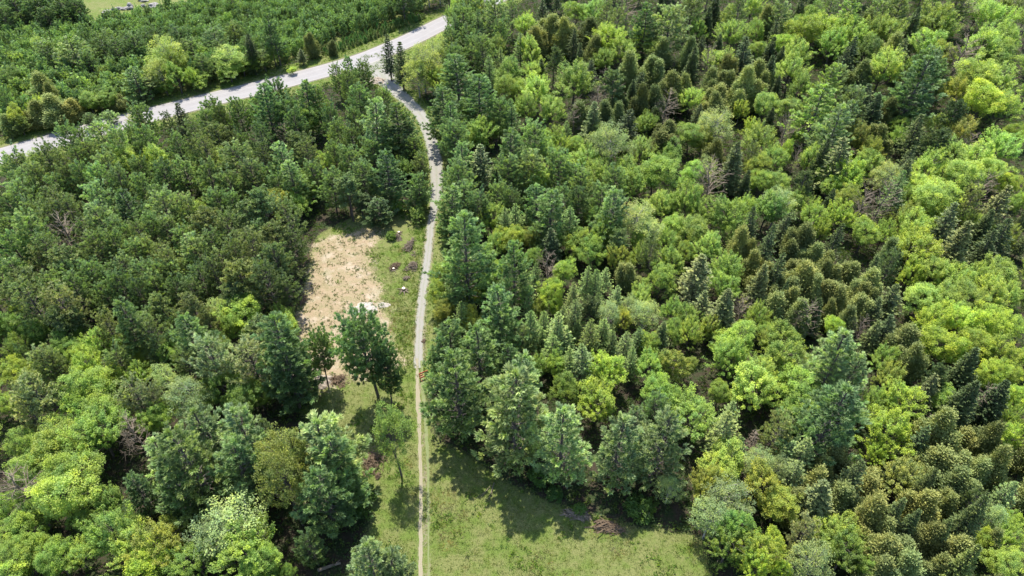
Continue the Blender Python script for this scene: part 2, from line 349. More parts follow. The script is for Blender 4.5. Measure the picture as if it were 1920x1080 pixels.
# ------------------------------------------------------------------ survey of the trees: kind-tint:x,y,width read in nine tiles of the photo (3 px per photo px)
TILES = {
(0, 0): """wp-d:20,20,150 wp-d:90,5,150 wp-d:160,0,140 wp-d:270,15,140 wp-d:0,110,130 wp-d:385,35,110 wp-d:-60,60,150 wp-d:60,60,150 wp-d:210,50,160 wp-d:330,60,150 wp-d:420,70,110 wp-d:110,110,90 wp-d:250,105,100 wp-d:380,100,95
wp:380,335,190 wp:250,320,130 wp:480,370,120 wp-d:560,290,140 wp-d:650,300,130 wp-d:740,280,120 wp-d:800,235,95 wp:690,220,85 wp:600,230,95 wp-d:860,215,90 wp-d:950,205,100
wp-d:1010,235,130 wp:1060,290,120 wp-d:1190,225,140 wp:1220,290,95 wp:1390,260,90 wp:1300,190,100 wp:1290,45,100 tp:1480,130,110 tp-d:1530,220,110 sp-d:1385,280,75 ce-d:1738,205,75
ce-d:1865,255,55 sp:1688,322,42 po-y:905,300,160 ma-y:960,360,150 po-y:860,380,130 ma:970,430,120 po-y:1270,340,150 ma:1340,390,170 ma:1270,410,130 ma-d:1465,350,140 ma:1090,465,110 ma:1130,500,90
ma-y:1055,420,70 ma-y:1640,400,50 gp:735,470,150 rp:815,505,120 ma-d:920,520,110 wp:1130,385,100 ce:190,465,140 ce:240,520,90 ma-y:200,590,95 ce:270,630,160 ce:330,660,150 ce:165,645,120 ce:385,625,130
ma:470,560,110 ma-d:540,610,130 ce-d:640,600,130 ma-d:595,560,110 wp:90,720,110 ma-y:55,640,90 ce:25,690,90 wp:40,745,60 wp:20,560,90 ma-d:30,430,100 wp:500,700,110 wp:610,680,95 wp:770,655,150
ma-o:765,700,110 sp-d:990,660,90 rp-d:930,690,90 wp:350,770,130 rp:280,830,110 wp:430,800,120 ma-y:180,885,80 rp:240,880,130 wp:1175,620,120 wp:1130,700,130 wp-d:1240,665,110 wp:1330,640,120
gp:1470,545,170 wp:1420,625,120 wp-d:1550,570,160 gp:1690,490,170 wp:1770,565,150 wp-d:1610,640,150 ma-d:1720,680,140 wp:1850,680,120 wp:1885,760,120 wp-d:1640,720,140 de-d:1600,745,100 wp:1890,420,90
wp-g:90,950,160 wp-g:190,1000,130 rp:330,950,130 wp-l:550,770,150 wp-l:650,830,150 wp:720,770,110 wp:820,790,120 wp-l:480,850,130 wp:400,900,130 wp-l:560,930,130 ma-l:660,915,170 ma-l:860,900,150
wp:760,960,120 wp-d:790,860,90 wp:980,830,120 rp:1080,790,150 rp:1200,760,150 rp:1140,860,150 rp-d:1270,800,120 wp:1350,840,130 rp-d:1450,790,150 gp-l:1560,880,160 rp-d:1470,890,130 rp-d:1660,800,130
rp:1715,870,120 ma-y:1810,905,110 wp:1750,970,120 gp:1630,1000,150 wp:1870,870,110 wp-l:1330,920,160 ma-l:1230,930,130 ma:1110,935,140 wp:1000,960,130 wp-d:890,1000,120 wp:1150,1015,150 wp-l:1390,1000,150
wp:1500,985,120 wp:540,1010,150 wp:430,1020,130 rp:340,1000,120 wp:300,1055,130 wp:90,1060,140 wp-l:650,1035,130 wp:780,1045,120 wp:1260,1045,140 wp:1560,1055,120 ma-d:1700,1055,130 wp:1850,1045,130
wp:20,880,100 po-y:190,230,60""",
(640, 0): """ma:700,50,120 wp:680,100,110 la:640,85,90 ma-y:745,35,110 wp:720,10,110 ma:800,20,110 ma:620,100,80 wp-d:330,-50,170 po-g:480,-90,110 po-g:545,-95,100 wp-d:600,-80,90 ma-y:655,40,100 ma:720,110,90 la:770,110,80 wp-g:870,90,130 rp:960,45,90 wp:900,165,95
la:640,130,80 wp:600,190,90 wp:710,210,120 wp:730,265,110 sp-d:250,285,95 sp-d:322,340,95 po-y:450,350,200 po-y:420,400,150 po-y:500,390,140 po-y:520,280,140 po-y:570,235,110 wp:625,255,110 wp:600,310,100 ma-y:530,445,120
gp-d:560,580,170 gp:650,430,220 wp:650,335,120 wp:800,300,130 ma-l:870,260,110 la-l:895,330,80 la:830,370,90 gp:775,530,190 ma:950,430,150 ma:1000,500,120 ma:915,500,130 ma:1035,610,130 la:960,620,100
wp:890,640,130 gp:605,690,160 wp:600,790,150 ma-d:690,640,130 ma:770,750,160 ma-d:870,720,110 gp:690,900,160 sp-l:770,950,120 wp:600,1020,160 gp:960,830,200 wp:1090,800,170 ma-l:1190,615,150
ma-l:1110,525,150 ma:1060,285,130 ma-y:1090,390,130 sp:1130,390,65 rp-d:1200,310,100 ma-y:1040,135,120 la:1010,240,80 sp-d:1312,230,65 ma:1320,470,210 ma:1320,65,110 sp-d:1140,60,65 ma:1410,60,130
ce-d:1410,160,120 ce:1180,150,120 ce:1100,180,110 ce:1250,170,100 ma-yy:1520,220,180 ma-y:1590,280,150 ma:1490,320,110 ma-y:1700,200,110 gp-d:1730,90,160 wp-g:1860,150,160 rp:1560,120,110 de:1620,50,100
rp:1500,60,100 ce:1820,240,120 ma:1760,270,100 de:1580,300,60 ce:1740,350,120 ce:1640,370,120 sp-d:1400,400,60 sp-d:1682,460,65 sp-d:1640,510,55 de:1480,480,120 rp-d:1550,480,130 de:1440,560,90
ce-d:1340,620,120 de-d:1310,650,100 sp-l:1420,700,110 ce:1500,620,110 sp-d:1620,700,100 ma:1720,690,110 ce-d:1780,560,120 ce-d:1860,480,130 ma-y:1880,520,90 de:1840,600,120 ce-d:1560,545,100 ce-d:1800,780,150
ce:1850,700,110 po:1520,820,190 po-l:1460,750,130 ma-l:1690,840,150 ma-l:1390,890,150 ma-y:1220,800,130 ma:1150,850,130 la:1270,730,70 ma:1330,800,100 ma-l:1600,950,130 ma:1780,980,210 ma-d:1870,860,150
wp:1230,950,150 wp-l:1080,960,150 wp:950,990,150 wp-d:1000,930,100 ma-l:1110,1030,150 wp:1310,990,130 wp:1350,1045,130 wp:1560,1035,130 ma:1450,1000,140 ma:1650,1035,150 sp:860,1020,90
tp:30,370,90 wp:110,400,110 wp:30,470,110 wp:80,540,140 wp:230,560,110 gp-l:170,690,200 gp-d:350,680,190 gp-d:420,745,130 wp:60,650,100 wp:60,800,130 wp:170,850,130 wp:260,785,110 sp:360,835,80
wp:430,830,110 gp-d:240,940,180 ma-d:350,930,90 wp:110,980,140 wp:430,1040,120 wp:40,900,120 rp:20,1050,130 wp-l:465,920,90 ce-d:1350,300,100 ce:1440,230,110 ce-d:1560,620,110 ce-d:1700,580,110""",
(1280, 0): """wp-g:60,60,130 ma:100,155,100 sp-d:190,50,70 sp-d:150,115,60 rp-d:330,50,100 ma-l:410,45,120 ma:290,180,150 ma-l:270,90,100 sp-d:215,245,60 sp-d:110,255,55 sp-d:370,300,95 ma:430,180,110 sp-d:70,350,90
ce-d:40,260,100 ma-l:220,340,130 de:160,330,80 ce:490,100,110 wp-g:570,90,130 sp-d:530,195,60 sp-d:680,70,75 ma:650,150,110 sp-d:510,290,75 sp-d:560,330,70 ma:430,265,90 sp-d:515,390,85
ce:450,395,110 ma-y:700,190,160 ma-y:560,245,110 ma-l:650,310,150 ma-l:630,400,150 ma:760,110,150 ma:850,170,180 gp-yy:990,50,160 ma:1000,190,190 rp:840,40,100 de:920,20,80 ma:870,250,150
ma:1090,180,150 ma:1180,170,150 wp-g:1230,60,130 wp-g:1120,60,120 ma-d:1070,280,150 sp-d:965,300,80 sp-d:930,345,70 ce-d:1030,390,110 ce:1200,250,120 ce:1260,270,120 sp-d:1330,150,90 ma-l:1440,120,190
ma-l:1500,160,140 de-g:1600,80,150 ma-l:1700,50,160 ma-l:1800,110,180 ma-l:1860,200,150 wp-g:1560,35,130 ma-l:1430,250,170 ma-o:1500,310,150 de:1600,330,150 ma-l:1730,260,210 ma-l:1820,320,170
sp-d:1640,350,50 ma-l:1160,390,190 ma:1300,390,100 wp-d:1410,340,140 gp-d:1370,500,270 wp-d:1430,420,150 wp:1280,560,150 ma-l:1700,460,210 ma-l:1820,450,190 ma-y:1750,570,220 ma-l:1850,600,160
ma-o:1560,520,150 rp-d:1570,640,130 gp-yy:840,460,190 gp-yy:790,590,190 wp-g:900,420,90 ma-o:720,640,120 ma:690,490,130 wp-g:980,580,130 gp-l:890,710,230 gp-g:970,650,150 ma-o:1000,760,160
ma-o:1085,830,120 sp-g:930,925,140 ce-d:820,850,120 sp-d:1060,565,100 sp-d:1120,625,110 ce-d:1190,610,110 ma:1235,690,110 ma:1230,760,90 ce:1150,740,110 ma-l:490,590,150 ma:610,600,130 sp-d:510,660,60
ma-y:340,600,95 ce:300,455,130 ce:230,495,130 ce:370,495,130 ce:180,445,110 ce:440,475,120 ce:240,405,100 ce:200,565,100 ma-l:60,545,120 ce:20,485,90 ce:130,590,70 sp-d:100,625,55 sp-d:550,485,60
po-l:220,700,190 po-l:150,680,120 ma:60,760,150 ma-o:130,790,130 ce-d:210,850,130 sp-g:310,930,110 ma-l:450,790,160 ma-y:400,700,75 de:590,730,110 ma:640,740,100 ma:540,880,140 ma-o:430,930,130
rp:400,850,80 de:650,880,70 ma-l:730,900,150 ma-y:600,850,90 po-l:130,960,130 de:190,1010,150 ma:60,990,130 sp-d:370,1035,60 ma-l:560,1040,140 ma:460,1020,110 rp-d:700,1045,110 ma-yy:960,1010,190
ma-l:870,1040,120 ma-l:830,980,120 ma:1100,930,150 po-l:1180,1000,140 sp-g:1285,990,100 ce:1290,880,110 sp:1350,750,100 rp-d:1450,810,150 ma-o:1470,710,130 ma-r:1580,750,160 de:1650,820,110 ma-l:1560,890,200
ma-l:1420,960,180 ma-l:1380,1050,150 ma-l:1700,900,190 ma-l:1830,820,170 ma-l:1780,960,170 ma-l:1610,1000,190 de:1740,1060,110 ma-y:1860,1040,110 ma:1880,740,100 la:1250,1045,110 ma-l:1870,60,150
sp-d:1000,70,60 ce:1050,120,90""",
(0, 360): """wp-l:90,50,150 wp-l:150,130,130 wp:30,95,110 rp:280,75,160 rp:360,115,130 rp:230,155,130 wp-l:520,55,160 wp-l:540,165,170 gp-d:690,75,170 wp:620,235,140 wp:850,25,110 wp-l:900,105,150 wp-l:1030,95,120
ma:1070,85,100 rp:1130,155,170 wp:1200,45,130 wp:1290,65,110 ma-y:1015,195,100 wp:780,165,110 wp:830,205,130 wp-l:920,215,120 rp:760,245,110 de-d:330,245,170 wp:130,245,180 wp:40,225,130
wp:60,325,140 rp:240,335,130 rp:170,385,120 rp:330,375,150 rp:430,235,130 wp:520,335,160 wp:620,335,140 wp:730,345,140 wp-l:800,335,120 rp:890,335,110 wp-l:1080,325,170 wp:1020,270,120
rp:950,385,130 rp-d:1170,285,130 rp-d:1250,195,160 rp:1350,125,160 rp:1450,85,170 ma-o:1570,55,140 ma:1660,60,110 rp:1600,155,160 wp:1430,245,130 rp:1530,265,170 rp-d:1620,285,130 rp:1320,370,150
rp:1230,395,160 rp:1410,385,180 rp:1540,405,160 rp-d:1630,435,130 rp-d:1180,455,150 rp:1360,505,180 rp-d:1500,525,170 rp-d:1600,565,130 rp-d:1290,560,140 wp-d:1100,485,130 wp:1045,425,110 wp-l:950,465,130
wp:880,485,140 wp:780,475,150 wp-l:680,455,140 wp:590,485,140 wp:500,485,140 wp:420,465,130 wp:340,495,150 wp:240,545,150 rp:120,525,150 wp:40,445,130 wp:400,585,150 wp-d:640,560,150
wp:560,590,130 wp-d:750,590,140 wp:850,560,130 wp-d:970,570,130 rp-d:1060,545,110 rp:900,645,140 po-l:1195,640,100 rp-l:1060,660,150 rp:140,625,180 rp-l:300,660,170 rp:40,575,130 rp:280,740,150
rp-d:400,705,110 gp:680,710,180 wp:840,705,130 rp:560,755,150 rp:700,800,140 gp:1045,790,180 wp:950,850,120 rp:1150,725,120 ma:1330,710,210 ma:1270,770,140 rp:1400,810,180 ma:1555,690,110
ma:1590,770,130 gp-d:1500,860,240 gp-d:1640,870,130 gp-d:1570,970,190 rp-g:1380,950,210 rp-g:1150,950,220 wp-g:1210,1030,140 ma:920,900,150 rp:820,795,150 ma-y:50,660,80 ma-d:40,765,130 ma-d:170,790,150
ma-d:370,800,140 ma-d:60,885,120 ma-d:330,880,140 ma:520,880,150 ma-y:640,870,110 wp-g:200,965,130 wp-d:110,930,80 ma-y:180,990,90 wp-g:280,980,120 ma:410,935,120 ma-y:60,1015,140 ma-y:460,1005,170
ma-y:580,1045,150 wp:645,960,130 ma-y:760,950,110 po-l:830,900,100 ma:740,1040,130 po-l:880,1045,140 ma-d:1200,850,130 rp:1000,960,140 wp-d:960,760,100 cp:1770,890,130 rp-d:850,880,110 wp:440,360,110 wp:700,250,110
rp:1480,450,150 rp:1300,290,130 wp:1240,300,100 wp-d:330,130,100""",
(640, 360): """cp:118,885,300 cp-d:235,1010,150 rp:30,55,110 rp-d:100,80,130 gp-d:190,130,170 wp:250,60,110 gp:410,45,140 ma:310,95,75 ma-d:430,145,100 gp:600,65,180 wp:690,35,150 wp-d:760,85,150 gp-d:600,165,90 gp:700,290,270 gp:640,330,160
ma:840,145,140 la:920,155,110 la:980,135,100 la-d:1040,155,75 ma-o:1060,255,100 ma-y:950,265,150 ma-y:900,240,110 ma:870,300,110 gp:820,390,120 gp:970,390,190 ma:1080,350,100 gp:1180,100,200 gp:1110,60,150
la:1290,180,120 sp-d:1190,300,100 wp:1130,240,100 wp-d:1350,70,130 wp:1260,65,130 gp:1530,90,210 wp:1470,40,130 ma-d:1430,145,120 ma:1330,290,140 ma:1410,340,140 ma:1470,255,140 rp:1570,260,110
ma:1500,215,120 ma-o:1555,380,110 po-l:1680,165,200 po-l:1740,220,150 ma-l:1800,90,150 ma:1675,105,80 ma:1865,65,130 ma:1880,185,150 ma:1845,275,140 ma:1870,390,150 ma-d:1690,265,110 ma:1700,370,120
rp:1760,350,100 ma:1810,490,170 ce:1640,430,110 ma:1250,430,120 de-g:1165,435,110 la:1090,450,90 la-l:1030,520,100 ma:550,480,140 ma:510,570,110 la:620,530,140 ma-o:640,440,110 ma-l:765,480,140
ma-l:740,560,90 ma:830,520,110 ma:870,440,100 ma-o:570,670,110 la:665,690,120 ma-o:720,730,110 gp:900,660,230 gp:890,760,170 gp:540,810,190 gp-d:490,900,150 gp:770,880,190 ma-yy:1180,590,150
ma-yy:1210,650,90 la:1060,640,85 ma-o:1115,640,80 la-l:1310,590,90 la-l:1320,690,120 la:1390,500,110 la:1440,520,100 la-l:1490,480,80 la-l:1550,600,100 rp-d:1410,655,110 po-g:1520,695,120 ma-o:1590,720,110
ma-l:1700,590,130 po-l:1720,690,170 po-l:1640,620,90 la:1060,780,140 la:1140,760,110 la-l:1220,790,140 wp-l:1020,850,120 la:1190,880,120 la-d:1270,850,90 la:1480,780,100 la:1400,815,110 la-l:1600,860,120
la-d:1680,830,100 ma:1730,855,110 sp:1810,825,85 la-l:1370,960,150 ma:1215,980,120 ma-d:1110,1000,110 gp-l:1000,1050,210 ma-yy:1520,1020,190 ma-yy:1470,1050,130 la:1640,970,100 ma:1740,990,150 ma-o:1870,970,160
ma:1880,660,110 ma:1880,780,110 la:1530,850,90 la:1290,960,110 gp-d:930,920,130 bu-y:278,255,50 la:1330,780,80 la:1450,620,80 la-l:1250,700,90 wp:880,30,120 wp:960,50,120 la-d:1130,850,90""",
(1280, 360): """ma:40,65,180 ma:110,130,130 ma:250,150,180 ma:370,80,120 ce-d:420,125,110 ma:300,215,120 ma-l:80,230,190 ma-l:170,330,160 ma:30,330,100 sp-g:110,480,140 ma:270,440,190 ma:270,540,150 ce:340,285,120
ce:430,390,110 ma:500,100,170 po-l:560,65,170 ma-l:660,60,130 sp-d:722,130,50 ma-y:760,130,150 ma-y:790,210,110 sp-d:600,205,90 ce-d:510,245,120 ce:690,245,140 ce:780,315,130 sp-d:850,75,70
ma-y:920,135,145 ce-d:890,240,110 ma-o:960,50,130 de:1050,80,110 de:1150,60,130 sp:1230,70,100 ma:1310,30,130 ma:1060,230,150 ma:1160,225,110 ma-l:1470,65,220 ma-l:1440,140,150 sp-g:1530,190,110
ma-o:1290,160,160 ma-l:1340,210,170 ma-y:1350,340,210 ma-y:1260,290,130 ma-y:1330,470,140 ce:1200,335,110 ce:1120,425,110 rp-d:1190,425,110 ma-l:1680,180,140 sp:1740,210,100 sp-g:1620,325,150
sp-g:1830,120,130 sp-d:1850,285,110 sp-d:1760,335,100 ma:1880,60,80 ma-o:1860,240,100 rp:1640,85,130 ce:560,410,120 ce:640,430,120 ce:720,425,120 ce:820,415,110 ce:700,505,140 ce:620,525,130
ce:880,455,120 ce:980,445,130 ce:1060,505,130 ce:850,560,130 ce:930,585,130 ce:1010,620,140 sp-g:460,550,120 ce:540,610,150 ce:590,565,80 ce:680,650,130 de:730,680,110 ce:860,655,90 ce:1040,565,110
ce:950,700,110 sp-d:770,700,90 ma-yy:890,755,110 sp-d:1100,700,90 de:1040,765,90 sp:1210,620,110 sp-d:1190,805,105 sp:1090,825,80 ce:1300,825,170 ce:1320,935,130 sp-g:260,690,140 sp-l:130,650,90
ma:40,700,130 ma:60,800,130 ma-o:160,760,120 de-g:350,660,100 ma:440,710,130 ma:480,790,110 ma:340,850,210 ma:290,950,190 ma:600,850,200 ma:600,960,210 ma-o:500,820,110 gp-g:930,910,230 gp-g:860,1010,190
gp-g:1000,1020,180 ma:1170,940,140 ma-o:1200,1050,140 sp-d:760,935,60 ma-l:460,1050,220 ma-o:40,980,100 ma-l:1480,470,180 ma-l:1580,520,190 ma-l:1700,490,170 ma-l:1830,470,170 ma-l:1400,600,190
ma-l:1520,620,190 ma-l:1650,620,190 ma-l:1780,620,190 ma-l:1880,580,130 ma-y:1450,750,200 ma-y:1600,750,190 ma-y:1750,760,190 ma-y:1870,760,150 ma-y:1480,870,210 ma-y:1570,900,150 ma-y:1700,880,190
ma-y:1830,910,190 sp-d:1680,1010,130 ma-y:1780,1040,150 rp-d:1440,1045,110 ma-y:1880,1040,120 ce:760,560,120 ce:640,600,110 ce:1080,600,100 ce:480,460,110 ce:400,330,90""",
(0, 720): """ma-y:30,120,130 rp-l:160,80,210 rp-l:130,170,160 ma:430,60,220 rp-g:700,60,160 ma:560,190,210 ma:400,170,190 ma:490,320,260 de-g:700,310,160 de:640,150,50 rp-g:820,80,130 ma:880,190,140 ma:810,230,110
po-g:1000,85,210 po-g:1080,130,130 ma-d:1230,60,170 ma-d:1330,90,190 ma-d:1430,60,130 ma-yy:1290,235,80 gp-g:1110,260,220 gp-g:870,400,170 gp:1000,460,300 gp:900,560,220 gp-g:1330,320,240 gp:1290,460,220
gp-g:1480,290,120 op-o:1550,440,250 op-o:1560,580,230 gp-g:1730,330,270 gp:1850,440,240 gp-d:1780,600,240 gp-d:720,570,130 ma-l:230,390,240 ma:100,380,190 ma:350,550,260 ma-l:130,500,180 ma-l:310,690,290
ma:430,780,130 de:50,640,190 ma:60,850,170 ma:130,940,150 ma:60,1010,190 ma:250,1020,190 ma-l:390,980,130 ma:560,910,250 ma-l:700,960,210 ma-o:850,950,250 ma-yy:760,1075,200 po-g:1250,830,300
po-g:1160,900,230 ma:1330,1000,300 ma:1060,1030,200 ma:1450,1040,190 ma-d:700,800,120 ma-d:150,620,150 ma-o:930,800,110 ma:1600,1060,90 ma-d:560,700,160 po-g:1330,880,200 ma-d:160,740,160""",
(640, 720): """op:268,270,190 bu-d:55,700,190 gp:-30,560,150 gp-g:130,1040,230 gp-g:290,1030,180 gp:630,-20,265 gp-l:960,120,330 gp-g:1260,292,240 gp-g:1590,310,250
gp-g:1830,308,240 gp-g:1680,170,120 wp:1780,130,130 ma-yy:1450,130,220 ma-d:1270,40,140 ma:1800,60,160 ma:1890,130,150 bu-d:1120,540,110 bu-d:1690,740,130 bu-d:1200,640,80 bu:1340,720,60""",
(1280, 720): """ma:80,200,230 la-l:300,170,110 la-l:270,290,170 la:340,390,110 dc-d:440,290,100 ma-l:450,50,240 ma:690,50,210 ma:700,190,220 sp-l:620,280,90 rp:540,290,150 gp-d:930,160,300 ma:1130,110,150
ma-y:1260,120,210 ma-yy:1200,290,230 ma-yy:1130,390,120 sp-d:1380,370,110 dc-r:1415,200,80 sp-g:1430,60,110 ma:1500,100,140 sp-d:1640,130,140 de-g:1750,90,110 sp-d:1840,120,140 ma-yy:1870,300,150 ma:1880,200,100
ce:1500,270,210 ce:1620,300,150 ce-d:1740,330,150 ce:1500,410,200 ce:1630,430,180 ce:1560,560,180 ce:1420,570,140 ma-r:1290,540,210 sp-d:1190,540,65 ce:1700,520,150 ce:1820,500,180 ce:900,430,170
ce:1010,520,180 ce:1120,590,190 ce:960,640,200 ce:820,490,140 la-g:720,420,170 la-g:620,420,130 po-g:460,460,190 po-g:560,510,150 la-g:660,540,160 ce:760,620,200 sp-g:830,700,170 ce-d:700,690,160
ce:1060,700,150 ma-l:270,480,210 ma-o:160,600,180 ma-o:480,600,210 ma-o:570,710,200 po-g:290,680,230 po-g:190,780,210 ma-d:330,850,220 ma-d:290,950,210 ma-y:440,980,220 ma-y:540,900,130 ma-y:440,1060,190
ma-yy:580,1065,120 rp-g:740,870,170 sp-g:750,960,90 ma-l:900,880,210 ma:970,990,230 ma-l:840,930,150 po-g:760,1045,240 ce:1100,800,200 ce:1190,840,160 ce:1250,720,170 ce:1340,800,150 ce:1430,720,190
ce:1560,700,140 rp-d:1670,680,120 ce:1700,790,190 ce:1150,960,200 ce:1280,950,190 ce:1400,900,170 ce:1520,850,170 ce:1600,950,200 ce:1330,1050,200 ce:1480,1050,150 ce:1180,1060,190 ce-y:1700,1030,210
ma-l:1850,1050,170 ma:1880,900,160 ma:1870,800,120 la-l:1880,650,140 ce:1780,880,110 po-g:1800,770,140 ma-y:1760,910,130 ma:1080,1060,150 ce:960,560,120 ce:1380,650,130""",
}
# road, driveway and open ground traced in photo pixels on the ground plane
ROAD = [(-230, 355), (-100, 322), (0, 293), (70, 273), (150, 250), (290, 213), (430, 178), (540, 151), (640, 124), (700, 104), (770, 74), (830, 44), (890, 16), (950, -14), (1010, -46)]
DRIVE = [(700, 112), (716, 140), (735, 163), (763, 188), (790, 218), (806, 255), (816, 300), (819, 345), (814, 390), (807, 430), (803, 470), (797, 520), (791, 570), (787, 620), (786, 690)]
DW =    [12., 7.5, 4.6, 3.8, 3.2, 3.1, 3.1, 2.6, 1.8, 1.5, 1.45, 1.5, 1.3, 1.2, 1.3, 1.1]
MEADOW = [(700, 385), (800, 385), (812, 440), (806, 520), (798, 580), (797, 660), (800, 760), (815, 830), (880, 850), (940, 900), (1060, 950), (1200, 990), (1310, 1000), (1335, 1080), (1360, 1300), (600, 1300), (640, 1080), (690, 1010), (700, 960), (640, 870), (600, 800), (560, 780), (530, 720), (550, 640), (560, 560), (585, 470), (595, 440)]
SAND = [(700, 420), (724, 432), (718, 446), (690, 458), (700, 480), (690, 500), (712, 520), (722, 545), (700, 566), (726, 585), (738, 600), (722, 625), (742, 650), (765, 690), (745, 700), (715, 690), (690, 720), (640, 700), (600, 740), (555, 735), (548, 690), (556, 610), (572, 560), (575, 520), (585, 480), (590, 448), (640, 446)]
FIELD = [(60, 66), (150, 60), (255, 42), (362, 14), (400, -60), (20, -60)]
PLANT = [(-170, 290), (0, 245), (150, 222), (300, 188), (400, 155), (500, 128), (560, 108), (640, 74), (700, 52), (790, 20), (870, -60), (395, -60), (362, 14), (255, 42), (150, 60), (60, 68), (-170, 74)]
SEEDL = [(585, 110), (640, 78), (700, 56), (780, 32), (800, 33), (760, 52), (700, 76), (640, 98)]
# ------------------------------------------------------------------ ground, road, driveway
def gp2(pts): return np.array([at(x, y, 0)[0][:2] for x, y in pts])
def inside(poly, X, Y):
    c = np.zeros(X.shape, bool); n = len(poly); j = n-1
    for i in range(n):
        xi, yi = poly[i]; xj, yj = poly[j]
        k = ((yi > Y) != (yj > Y)) & (X < (xj-xi)*(Y-yi)/(yj-yi+1e-12)+xi); c ^= k; j = i
    return c
def line_dist(line, X, Y):
    d = np.full(X.shape, 1e9)
    for a, b in zip(line[:-1], line[1:]):
        v = b-a; t = np.clip(((X-a[0])*v[0]+(Y-a[1])*v[1])/(v@v), 0, 1)
        d = np.minimum(d, np.hypot(X-a[0]-t*v[0], Y-a[1]-t*v[1]))
    return d
def smooth_line(pts, extra=None, step=1.2):
    """Catmull-Rom through the points, evenly resampled"""
    P_ = [2*pts[0]-pts[1]] + list(pts) + [2*pts[-1]-pts[-2]]; out = []; ex = []
    for i in range(1, len(P_)-2):
        n = max(2, int(np.linalg.norm(P_[i+1]-P_[i])/step))
        for k in range(n):
            t = k/n; a, b, c, d = P_[i-1], P_[i], P_[i+1], P_[i+2]
            out.append(.5*((2*b)+(c-a)*t+(2*a-5*b+4*c-d)*t*t+(3*b-a-3*c+d)*t**3))
            if extra is not None: ex.append(extra[i-1]*(1-t)+extra[i]*t)
    out.append(P_[-2]); 
    if extra is not None: ex.append(extra[-1])
    return np.array(out), np.array(ex) if extra is not None else None
road_l, _ = smooth_line(gp2(ROAD), None, 2.0)
drive_l, drive_w = smooth_line(gp2(DRIVE), DW, .35)
meadow_p, sand_p, field_p, plant_p, seed_p = map(gp2, (MEADOW, SAND, FIELD, PLANT, SEEDL))
ROAD_HW = 3.95
R1 = [(782, 672), (783, 745), (785, 790), (787, 830), (789, 880), (790, 930), (789, 980), (788, 1040), (788, 1100), (788, 1300)]
R2 = [(790, 676), (794, 745), (798, 790), (801, 830), (802.5, 880), (802.5, 930), (803, 980), (803, 1040), (804, 1100), (806, 1300)]
l1, w1 = smooth_line(gp2(R1), [.45, .6, .62, .55, .5, .45, .42, .5, .4, .4], .3); 
l2, w2 = smooth_line(gp2(R2), [.35, .45, .42, .36, .28, .26, .3, .22, .22, .22], .3); 

def blur(A, k):
    for ax in (0, 1):
        c = np.cumsum(np.concatenate([np.repeat(np.take(A, [0], ax), k+1, ax), A, np.repeat(np.take(A, [-1], ax), k, ax)], ax), ax)
        n = A.shape[ax]
        A = (np.take(c, np.arange(2*k+1, 2*k+1+n), ax) - np.take(c, np.arange(0, n), ax))/(2*k+1)
    return A
GX = np.arange(-249, 225.01, .75); GY = np.arange(10, 300.01, .75)
X, Y = np.meshgrid(GX, GY)
m_grass = (inside(meadow_p, X, Y) | inside(field_p, X, Y) | inside(seed_p, X, Y) | inside(plant_p, X, Y)).astype(float)
rd = line_dist(road_l[::4], X, Y); dd_ = line_dist(drive_l[::6], X, Y)
m_grass = np.maximum(m_grass, (rd < 9.5)*.95); m_grass = np.maximum(m_grass, (dd_ < 4.0)*.9)
m_sand = blur(blur(inside(sand_p, X, Y).astype(float), 3), 2)
m_verge = np.clip(1-(rd-ROAD_HW)/1.6, 0, 1)*.8 + np.clip(1-(dd_-1.4)/1.3, 0, 1)*.62*np.clip((Y-100)/25, 0, 1)
m_grass = blur(m_grass, 2)
m_worn = np.clip(1.05-np.minimum(line_dist(l1[::6], X, Y), line_dist(l2[::6], X, Y)*1.25)/1.0, 0, 1)*.62
m_worn = np.maximum(m_worn, np.clip(1.1-(dd_-.55)/1.1, 0, 1)*.8*(Y < 135))
ext = np.array([20, 60, 150, 400, 1000, 2600.])
gx = np.concatenate([-249-ext[::-1], GX, 225+ext]); gy = np.concatenate([10-ext[::-1], GY, 300+ext])
def padg(A): return np.pad(A, len(ext))
XX, YY = np.meshgrid(gx, gy); ny, nx = XX.shape
ii = np.arange(nx*ny).reshape(ny, nx)
F = np.stack([ii[:-1, :-1], ii[:-1, 1:], ii[1:, 1:], ii[1:, :-1]], -1).reshape(-1, 4)

m, n, b = new_mat('forest_floor_and_meadow')
geo = N(n, 'ShaderNodeNewGeometry').outputs['Position']
def attr(nm): a = N(n, 'ShaderNodeAttribute'); a.attribute_name = nm; return a.outputs['Fac']
n1 = noise(n, .10, 5, .6, geo); n2 = noise(n, .55, 6, .65, geo); n3 = noise(n, 2.6, 6, .7, geo); n4 = noise(n, 7, 4, .7, geo); n5 = noise(n, .30, 5, .6, geo)
floor_c = mix(n, ramp(n, n2, [(.42, 0), (.6, 1)]), (.040, .031, .022), (.026, .042, .014))
floor_c = mix(n, ramp(n, n3, [(.5, 0), (.75, .7)]), floor_c, (.085, .065, .046))
g_green = mix(n, n3, (.066, .105, .019), (.135, .172, .040))
g_dry = mix(n, n3, (0.115, 0.126, 0.037), (0.185, 0.181, 0.078))
grass_c = mix(n, ramp(n, math_n(n, 'ADD', math_n(n, 'MULTIPLY', n2, .6), math_n(n, 'MULTIPLY', n1, .5)), [(.47, 0), (.60, .9)]), g_green, g_dry)
grass_c = mix(n, ramp(n, n4, [(.36, .8), (.5, 0)]), grass_c, (0.037, 0.070, 0.013))
grass_c = mix(n, ramp(n, n4, [(.62, 0), (.75, .6)]), grass_c, (0.237, 0.229, 0.118))
sand_c = mix(n, n3, (.205, .152, .092), (.31, .245, .162))
